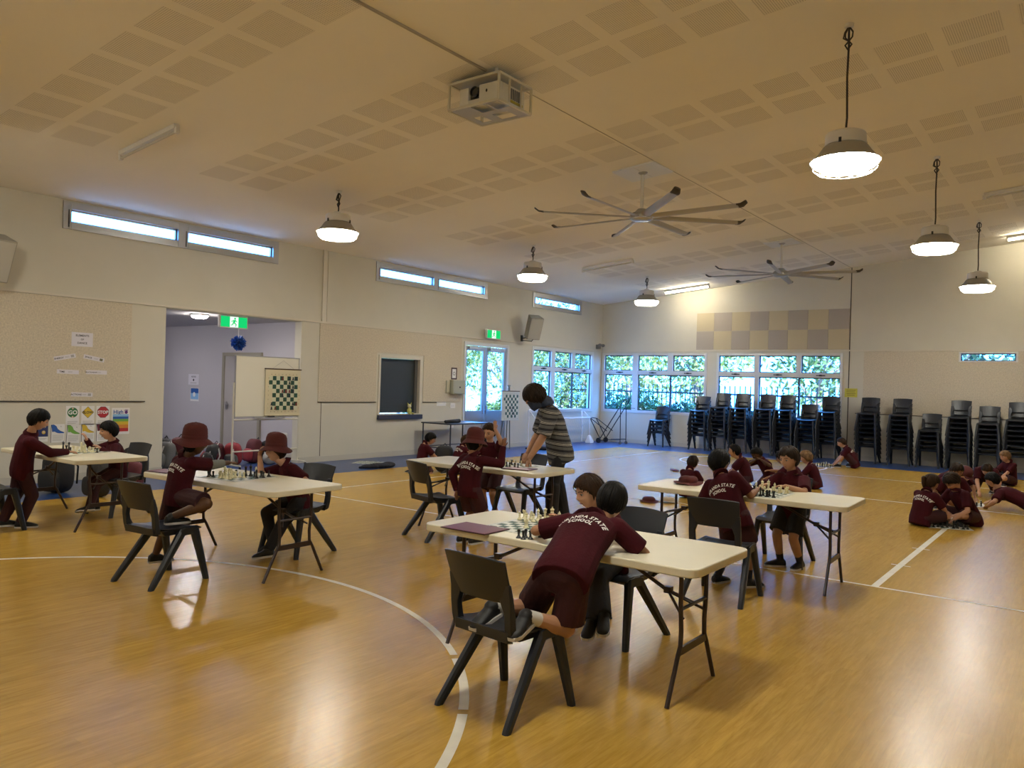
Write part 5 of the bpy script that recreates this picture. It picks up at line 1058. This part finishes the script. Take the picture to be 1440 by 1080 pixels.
        MB().tube([hc + (R_ * x + F * y + Uh * z) * kh for x, y, z in ((-.018, .0755, -.055), (-.008, .0835, -.0535), (0, .0845, -.055), (.008, .0835, -.0535), (.018, .0755, -.055))], [.0015 * kh, .0038 * kh, .0036 * kh, .0038 * kh, .0015 * kh], 8).build('mouth', LIP, r)
    hm = hair_geo(hc, fr, kh, style if not hat else ('underlong' if style == 'long' else 'under'), hash(label) % 999 if False else sum(map(ord, label)))
    hm.build('hair', HR[hair], r, smooth=1.6)
    if ponytail:
        b0 = hc - F * .088 * kh + Uh * .01 * kh; put(union_mesh(MB().cap_tube(b0, b0 - F * .035 + Uh * -.01, .020, .028).cap_tube(b0 - F * .035, b0 - F * .04 - UP * .07, .030, .024).cap_tube(b0 - F * .04 - UP * .07, b0 - F * .03 - UP * .14, .024, .008), .006), 'ponytail', HR[hair], r)
    if mask:
        mk = MB(); n = 20
        mk.loft([[hc + (R_ * (w * math.sin(a)) + F * (y0 + d * math.cos(a)) + Uh * z) * kh for a in np.linspace(-1.9, 1.9, n)] + [hc + (R_ * (w * .9 * math.sin(a)) + F * (y0 + d * .9 * math.cos(a)) + Uh * z) * kh for a in np.linspace(1.9, -1.9, n)] for z, w, d, y0 in ((-.115, .050, .062, .020), (-.085, .062, .078, .018), (-.045, .075, .090, .008), (-.008, .079, .096, .0))])
        mk.tube([hc - fr[2] * .05 * kh - fr[1] * .02, nb + sp * .03, nb], [.062 * kh, .060 * f, .066 * f], 16); mk.build('face_mask', mat('navy_face_covering', (.02, .03, .06), .8, bump=(40, .5, .006), var=(14, .6)), r)
    if hat:
        a, b = hat_parts(kh * 1.02, seed=len(label), droop=1.0) if hat != 'cap' else (None, None)
        c0 = hc + Uh * .034 * kh - F * .006 * kh; up = (Uh - F * hatback).normalized(); ff = (F - up * F.dot(up)).normalized(); rr_ = ff.cross(up)
        tf = lambda v: tuple(c0 + rr_ * v[0] + ff * v[1] + up * v[2])
        if hat == 'cap':
            a = MB().loft([[V((.086 * q * kh * math.cos(t), .103 * q * kh * math.sin(t), z * kh)) for t in np.linspace(0, 2 * PI, 33)[:-1]] for q, z in ((.96, -.012), (1.0, .0), (.99, .03), (.9, .06), (.7, .082), (.35, .094), (.02, .097))], cap=False); b = MB().add(*sgrid(lambda u, v: V((.075 * kh * (2 * u - 1), (.075 + .075 * v * (1 - (2 * u - 1) ** 2 * .55)) * kh, (.004 - .012 * (2 * u - 1) ** 2 - .012 * v) * kh)), 11, 6, .003))
        a.v = [tf(v) for v in a.v]; b.v = [tf(v) for v in b.v]; ho = a.build('hat', HATM, r, smooth=1.3); b.build('hat_brim' if hat == 'cap' else 'hat_band', HATM, ho)
    if back:   # arched school lettering printed across the shoulders
        L = MB(); mid = bez(pel, (pel + che) / 2 - D * bend, che, .68); up = sp; w_ = .185 * f * back
        def place(t, size, rad, z0):
            ws = []; x = 0
            for ch in t: vs, fs = text_mesh(ch, .035) if ch != ' ' else (None, None); wd = .32 if ch == ' ' else (vs[:, 0].max() - vs[:, 0].min() + .09); ws.append((ch, x + wd / 2, wd)); x += wd
            for ch, cx, wd in ws:
                if ch == ' ': continue
                vs, fs = text_mesh(ch, .035); cx0 = (vs[:, 0].max() + vs[:, 0].min()) / 2; q = (cx - x / 2) * size; ang = q / rad
                out = []; 
                for vx, vy, _ in vs:
                    px = (vx - cx0) * size; py = vy * size * 1.25; rr2 = rad + py; X = rr2 * math.sin(ang) + px * math.cos(ang); Y = z0 + rr2 * math.cos(ang) - rad - px * math.sin(ang)
                    o = mid - RR * -X + up * Y - D * .4; h = bvh.ray_cast(o, D, .8); out.append((h[0] - D * .004) if h[0] is not None else mid - RR * -X + up * Y - D * .10 * f)
                L.add(out, fs)
        place('BURANDA STATE', w_ / 6.6, .20 * f, .036 * f); place('SCHOOL', w_ / 6.6, .20 * f, -.006 * f); L.build('shirt_lettering', LETTER, to, smooth=0, recalc=False)
    return r
STR = mat('striped_tee_cotton', (.02, .02, .025), .9)
def stripe_material():
    nt = STR.node_tree; p = nt.nodes['Principled BSDF']; tc = nd(nt, 'ShaderNodeTexCoord'); sx = nd(nt, 'ShaderNodeSeparateXYZ'); nt.links.new(tc.outputs['Object'], sx.inputs[0])
    fz = mathn(nt, 'FRACT', mathn(nt, 'DIVIDE', mathn(nt, 'ADD', sx.outputs[2], mathn(nt, 'MULTIPLY', sx.outputs[0], .12)), .115))
    cr = nd(nt, 'ShaderNodeValToRGB'); cr.color_ramp.interpolation = 'CONSTANT'; nt.links.new(fz, cr.inputs[0]); e = cr.color_ramp.elements; b = (.012, .012, .018, 1); g_ = (.10, .10, .10, 1); w_ = (.5, .47, .43, 1)
    e[0].position = 0; e[0].color = b; e[1].position = .22; e[1].color = g_
    for p_, c_ in ((.50, b), (.62, w_), (.655, b), (.70, w_), (.735, b), (.78, w_), (.815, b), (.86, g_)): q = e.new(p_); q.color = c_
    nt.links.new(cr.outputs[0], p.inputs['Base Color'])
stripe_material()

# table people ------------------------------------------------------
person('boy sprawled over the front table, kneeling on the foreground chair, back to us', (-2.3, 3.35, .44), (-2.16, 3.38, .69), (-2.21, 3.74, .88), (-2.19, 3.91, .995), (-.25, .95, -.35), (-.05, 1), H=1.27,
       wr=((-2.61, 3.84, .785), (-2.12, 3.93, .775)), elh=((-.45, -1, -.15), (1, -.5, -.3)), an=((-2.44, 3.14, .50), (-2.22, 3.13, .50)), knh=((-.1, 1, -.6), (.3, 1, -.6)), toe=((-.1, -1, -.25), (.1, -1, -.2)), sock=SOCKW, hair='black', style='short', skin_='olive', back=1.1, hdir=((-.9, .4, -.1), (-.7, .6, 0)), look_up=(.1, .2, 1), bend=.03, vox=.005, tw=1.12, hem=.20)
person('brown-haired boy across the front table, mostly hidden by the leaning boy', (-2.55, 4.58, 0), (-2.58, 4.56, .50), (-2.63, 4.48, .80), (-2.66, 4.42, .955), (-.45, -.85, -.30), (-.1, -1), H=1.22, skin_='fair', hair='brown', style='mop', bottom='trousers', botm=BLKCL,
       wr=((-2.42, 4.28, .77), (-2.78, 4.22, .77)), an=((-2.42, 4.10, .22), (-2.28, 4.02, .20)), toe=((.3, -1, -.2), (.5, -1, -.3)), knh=((0, 1, .6), (0, 1, .6)), vox=.006)
person('boy standing at the near side of the right table with his back to us', (-2.45, 6.35, 0), (-2.42, 6.36, .585), (-2.55, 6.40, .885), (-2.60, 6.46, 1.03), (.25, .95, -.25), (.15, 1), H=1.24, skin_='tan', hair='black', style='fringe',
       wr=((-2.70, 6.62, .775), (-2.33, 6.66, .79)), elh=((-.4, -.5, -1), (.6, -.5, -.8)), an=((-2.56, 6.40, .058), (-2.31, 6.44, .058)), toe=((.3, 1, 0), (.6, .8, 0)), sock=SOCKB, back=1.0, vox=.0055)
person('boy in maroon polo and dark shorts facing us at the right table', (-2.28, 7.44, 0), (-2.28, 7.46, .56), (-2.27, 7.42, .85), (-2.30, 7.38, 1.03), (-.28, -.92, -.25), (-.12, -1), H=1.2, skin_='olive', hair='darkbrown', style='mop', botm=BLKCL,
       wr=((-2.24, 7.12, .79), (-2.40, 7.14, .79)), elh=((-.8, -.6, -.4), (.8, -.6, -.5)), hdir=((-1, -.3, 0), (-.6, -.8, 0)), an=((-2.19, 7.46, .058), (-2.36, 7.42, .058)), toe=((-.2, -1, 0), (-1, -.6, 0)), sock=SOCKB, vox=.005)
person('dark-skinned child in a bucket hat standing with one foot on the chair', (-6.1, 3.5, 0), (-6.02, 3.52, .645), (-6.02, 3.58, .925), (-5.95, 3.62, 1.085), (.25, .95, -.15), (.12, 1), H=1.24, skin_='brown', hair='black', style='short', hat='bucket', hatback=.12,
       wr=((-6.25, 3.85, .84), (-6.00, 4.06, .875)), elh=((-1, -.3, -.5), (.9, -.2, -.8)), an=((-6.33, 3.50, .058), (-5.86, 3.38, .50)), toe=((.2, 1, 0), (.1, 1, 0)), knh=((-.2, 1, 0), (.3, 1, .7)), sock=None, sleeve_under=(1, GREYCL), back=1.0, vox=.005)
person('seated child in a bucket hat resting cheek on hand at the left table', (-6.0, 4.65, 0), (-5.98, 4.70, .51), (-6.03, 4.60, .80), (-6.08, 4.50, .97), (-.12, -1, -.12), (-.25, -1), H=1.22, skin_='fair', hair='brown', style='long', hat='bucket', hatback=.18,
       wr=((-5.85, 4.48, .60), (-6.17, 4.40, .90)), elh=((-1, -.2, -.8), (.25, .5, -1)), hdir=((-.6, -.7, 0), (.25, .1, 1)), pn=(None, (.9, .3, 0)), hcurl=(.4, .3), bottom='trousers', botm=BLKCL, an=((-5.86, 4.28, .075), (-6.10, 4.52, .10)), toe=((-.75, -.65, -.15), (-.5, -.9, -.3)), knh=((-.3, 1, 1), (.5, 1, 1)), vox=.005)
person('boy in long maroon sleeves standing at the near side of the far left table', (-8.8, 3.45, 0), (-8.86, 3.46, .645), (-8.76, 3.49, .955), (-8.69, 3.54, 1.135), (.35, .92, -.45), (.35, .95), H=1.28, skin_='fair', hair='black', style='fringe', top='long', bottom='trousers', botm=MAROOND,
       wr=((-9.02, 3.60, .66), (-8.62, 3.80, .785)), elh=((-1, -.4, -.5), (1, -.6, -.5)), an=((-8.98, 3.34, .06), (-8.87, 3.47, .06)), toe=((.2, 1, 0), (.5, .9, 0)), vox=.0055, tw=1.1, knh=((0, 1, 0), (0, 1, 0)))
person('black-haired boy seated at the far left table with a raised hand', (-9.1, 4.55, 0), (-9.08, 4.56, .51), (-9.08, 4.50, .80), (-9.08, 4.44, .975), (-.22, -.97, -.18), (-.3, -1), H=1.2, skin_='fair', hair='black', style='fringe', top='long', bottom='trousers', botm=MAROOND,
       wr=((-8.95, 4.30, .77), (-9.17, 4.24, .86)), elh=((-1, -.2, -.8), (.6, .2, -1)), hdir=(None, (-.3, -.2, .9)), hcurl=(.5, .9), an=((-8.92, 4.18, .14), (-9.18, 4.36, .10)), toe=((-.2, -1, 0), (-.5, -.8, -.1)), knh=((0, 1, .8), (0, 1, .8)), vox=.0055)
person('child in bucket hat and long sleeves, back to us, raising one arm', (-5.12, 6.2, 0), (-5.12, 6.16, .57), (-5.11, 6.20, .87), (-5.12, 6.23, 1.03), (.05, .95, -.25), (.05, 1), H=1.2, skin_='tan', hair='black', style='short', top='long', hat='bucket', hatback=.1,
       wr=((-5.27, 6.14, .52), (-4.90, 6.42, .985)), elh=((-1, -.5, 0), (.5, .0, -1)), hdir=((0, 0, -1), (.05, .05, 1)), pn=((1, 0, 0), (0, 1, 0)), hcurl=(.3, .5), an=((-5.19, 6.14, .058), (-5.05, 6.16, .058)), back=1.15, vox=.005)
person('child behind the middle table, only head and lifted hand in view', (-5.92, 7.55, 0), (-5.92, 7.56, .57), (-5.92, 7.50, .87), (-5.90, 7.44, 1.06), (.25, -.9, -.35), (.2, -1), H=1.2, skin_='fair', hair='brown', style='short',
       wr=((-5.70, 7.30, 1.10), (-6.02, 7.25, .80)), elh=((-1, 0, -1), (1, 0, -1)), hdir=((0, 0, 1), None), pn=((0, -1, 0), None), hcurl=(.15, .5), an=((-5.84, 7.55, .058), (-5.99, 7.55, .058)), vox=.007)
person('man in a striped T-shirt and dark face covering bending over the middle table', (-4.9, 7.35, 0), (-4.84, 7.38, .93), (-4.93, 7.26, 1.36), (-5.03, 7.12, 1.52), (-.72, -.55, -.62), (-.65, -.75), H=1.76, skin_='olive', hair='darkbrown', style='long', topm=STR, botm=BLKCL, bottom='trousers', top='elbow', collar=False, mask=True,
       wr=((-4.93, 6.93, .83), (-5.20, 7.28, .86)), elh=((-.3, -.8, 0), (1, -.3, -.5)), hdir=((-.2, -.3, -1), None), hcurl=(.5, .5), an=((-4.83, 7.24, .07), (-4.82, 7.52, .07)), toe=((-.7, -.6, 0), (-.7, -.6, 0)), knh=((0, 1, 0), (0, 1, 0)), vox=.007, tw=.86, look_up=(-.4, -.3, 1))
# floor people ------------------------------------------------------
def floor_kid(label, x, y, deg, pose='cross', lean=.14, look=(0, 1, -.6), H=1.18, **k):
    a = math.radians(deg); bx, by = math.cos(a), math.sin(a); f = H / 1.2
    def w(r_, fw, z): return (x + (by * r_ + bx * fw) * f, y + (-bx * r_ + by * fw) * f, z * f)
    def d(r_, fw, z): return (by * r_ + bx * fw, -bx * r_ + by * fw, z)
    kw = dict(H=H, vox=.009, body=(bx, by), face=d(*look), shoem=SHOE, sock=SOCKW)
    if pose == 'cross': kw.update(pel=w(0, 0, .115), che=w(0, lean, .40), head=w(0, lean + .09, .545), wr=(w(-.10, .34, .09), w(.12, .33, .10)), elh=((-1, -.2, -.4), (1, -.2, -.4)), an=(w(.10, .24, .06), w(-.10, .27, .06)), knh=((-1, .5, .35), (1, .5, .35)), toe=(d(1, .2, 0), d(-1, .2, 0)))
    if pose == 'kneel': kw.update(pel=w(0, 0, .22), che=w(0, lean + .06, .48), head=w(0, lean + .17, .61), wr=(w(-.12, .40, .09), w(.10, .42, .08)), elh=((-1, -.2, -.4), (1, -.2, -.4)), an=(w(-.10, -.14, .06), w(.10, -.14, .06)), knh=((-.3, 1, -.3), (.3, 1, -.3)), toe=(d(0, -1, -.1), d(0, -1, -.1)))
    if pose == 'bent': kw.update(pel=w(0, 0, .30), che=w(0, .27, .40), head=w(0, .42, .42), wr=(w(-.12, .46, .09), w(.10, .50, .08)), elh=((-1, -.1, -.6), (1, -.1, -.6)), an=(w(-.12, -.10, .06), w(.12, -.10, .06)), knh=((-.3, 1, -.4), (.3, 1, -.4)), toe=(d(0, -1, -.1), d(0, -1, -.1)))
    if pose == 'knee_up': kw.update(pel=w(0, 0, .115), che=w(0, lean, .40), head=w(0, lean + .10, .53), wr=(w(-.12, .36, .08), w(.06, .38, .08)), elh=((-1, -.2, -.4), (1, -.2, -.4)), an=(w(-.08, .30, .06), w(.16, .10, .06)), knh=((-.1, .5, 1), (1, .6, .1)), toe=(d(0, 1, 0), d(-.3, -1, 0)))
    if pose in ('bent', 'side'): kw.update(hem=.12)
    if pose == 'side': kw.update(pel=w(0, 0, .12), che=w(0, .31, .24), head=w(0, .43, .39), wr=(w(-.16, .42, .05), w(.14, .48, .08)), elh=((-1, -.2, -.2), (1, -.2, -.2)), an=(w(-.10, -.46, .06), w(.08, -.48, .06)), knh=((-1, 0, .2), (1, 0, .3)), toe=(d(-.3, -1, 0), d(.3, -1, 0)))
    kw.update(k); kw.setdefault('eyes', True); return person(label, (x, y, 0), **kw)
floor_kid('small boy sitting on the floor behind the right table, only head and shoulders', -4.95, 11.1, 85, 'cross', .06, (0, 1, -.1), hair='darkbrown', style='short', skin_='fair')
floor_kid('boy kneeling on the floor looking left, behind the standing boy at the right table', -4.60, 12.6, 200, 'kneel', .02, (.1, 1, -.1), H=1.3, hair='black', style='short', skin_='olive')
floor_kid('dark-haired boy bowed with hands at his face in the floor group', -4.45, 13.3, 230, 'kneel', .10, (.0, .8, -.7), hair='black', style='short', skin_='brown', wr=((-4.50, 13.0, .50), (-4.62, 13.05, .48)))
floor_kid('boy on the floor stretching an arm to the left over the game', -3.62, 12.3, 190, 'kneel', .12, (.0, 1, -.35), H=1.25, hair='black', style='fringe', skin_='tan', wr=((-4.1, 12.1, .30), (-4.12, 12.35, .40)))
floor_kid('fair curly-haired child partly hidden behind the boy in dark shorts', -3.85, 13.9, 185, 'cross', .10, (.0, 1, -.3), hair='fair', style='curly', skin_='fair')
floor_kid('boy sitting alone by the chair stacks, head bowed to his game', -4.35, 18.6, 195, 'knee_up', .16, (.05, 1, -.55), H=1.28, hair='brown', style='short', skin_='fair', back=1.0)
floor_kid('girl with a ponytail sitting with her back to us at the right', -1.78, 11.05, 62, 'cross', .10, (.25, 1, -.45), H=1.22, hair='brown', style='fringe', skin_='fair', ponytail=True, back=1.1, vox=.007)
floor_kid('cross-legged boy leaning over the floor board, facing us at the right', -1.30, 11.62, 232, 'cross', .20, (.0, .7, -.9), H=1.28, hair='darkbrown', style='mop', skin_='fair', vox=.007)
floor_kid('boy crouching behind the ponytail girl with one elbow raised', -1.84, 13.2, 305, 'cross', .26, (.0, 1, -.5), H=1.32, hair='darkbrown', style='fringe', skin_='tan')
floor_kid('child in a maroon cap bending over the floor in the right group', -1.95, 14.3, 315, 'bent', .12, (.0, .8, -.6), H=1.28, hair='brown', style='short', skin_='fair', hat='cap')
floor_kid('brown-haired child bowed behind the capped child', -1.55, 15.6, 280, 'bent', .1, (0, .6, -.8), H=1.3, hair='brown', style='short', skin_='fair', back=1.0)
floor_kid('black-haired boy stretched out on one side at the right picture edge', -.78, 13.55, 170, 'side', .1, (.0, 1, -.45), H=1.36, hair='black', style='fringe', skin_='olive')
floor_kid('blond boy sitting cross-legged at the right edge before the chair stacks', -1.33, 17.6, 225, 'cross', .03, (.0, 1, -.3), H=1.24, hair='fair', style='fringe', skin_='fair')
floor_kid('black-haired boy kneeling in profile on the floor at the left back', -9.72, 10.35, 60, 'kneel', -.02, (.3, 1, -.4), H=1.22, hair='black', style='fringe', skin_='fair', vox=.008)
floor_kid('brown-haired boy beside the dark backpack at the left back', -9.25, 10.75, 75, 'kneel', .06, (.5, 1, -.5), H=1.15, hair='brown', style='curly', skin_='fair', back=1.0)
floor_kid('black-haired boy looking down beside the narrow side table', -9.0, 11.45, 215, 'kneel', .05, (.3, .8, -.55), H=1.15, hair='black', style='short', skin_='fair')
SKY, SUN, EXPO = 16.0, 18.0, 0.0
# ------------------------------------------------------------------ camera, sky and sun
f_px = 1104.14; yaw, pitch, roll = .643049, .001064, .030075; Hc = 1.6246
Fv = V((-math.sin(yaw) * math.cos(pitch), math.cos(yaw) * math.cos(pitch), math.sin(pitch))); r0 = V((math.cos(yaw), math.sin(yaw), 0)); u0 = r0.cross(Fv)
Rv = r0 * math.cos(roll) + u0 * math.sin(roll); Uv = -r0 * math.sin(roll) + u0 * math.cos(roll)
cam = bpy.data.cameras.new('camera'); co = bpy.data.objects.new('camera', cam); C.objects.link(co)
m = M((Rv, Uv, -Fv)).transposed().to_4x4(); m.translation = (0, 0, Hc); co.matrix_world = m
cam.sensor_fit = 'HORIZONTAL'; cam.sensor_width = 36; cam.lens = f_px / 1440 * 36; cam.clip_start = .05; cam.clip_end = 300; SC.camera = co
w = bpy.data.worlds.new('sky'); SC.world = w; w.use_nodes = True; nt = w.node_tree; bg = nt.nodes['Background']
bg.inputs[0].default_value = (.08, .35, 1.0, 1); bg.inputs[1].default_value = SKY
sl = bpy.data.lights.new('sun', 'SUN'); sl.energy = SUN; sl.angle = .01; sl.color = (1, .93, .78); so = bpy.data.objects.new('sun', sl); C.objects.link(so)
so.rotation_euler = V((-.35, .75, -.75)).to_track_quat('-Z', 'Y').to_euler()
SC.view_settings.view_transform = 'Standard'; SC.view_settings.look = 'None'; SC.view_settings.exposure = EXPO; SC.view_settings.gamma = 1; SC.view_settings.use_curve_mapping = False
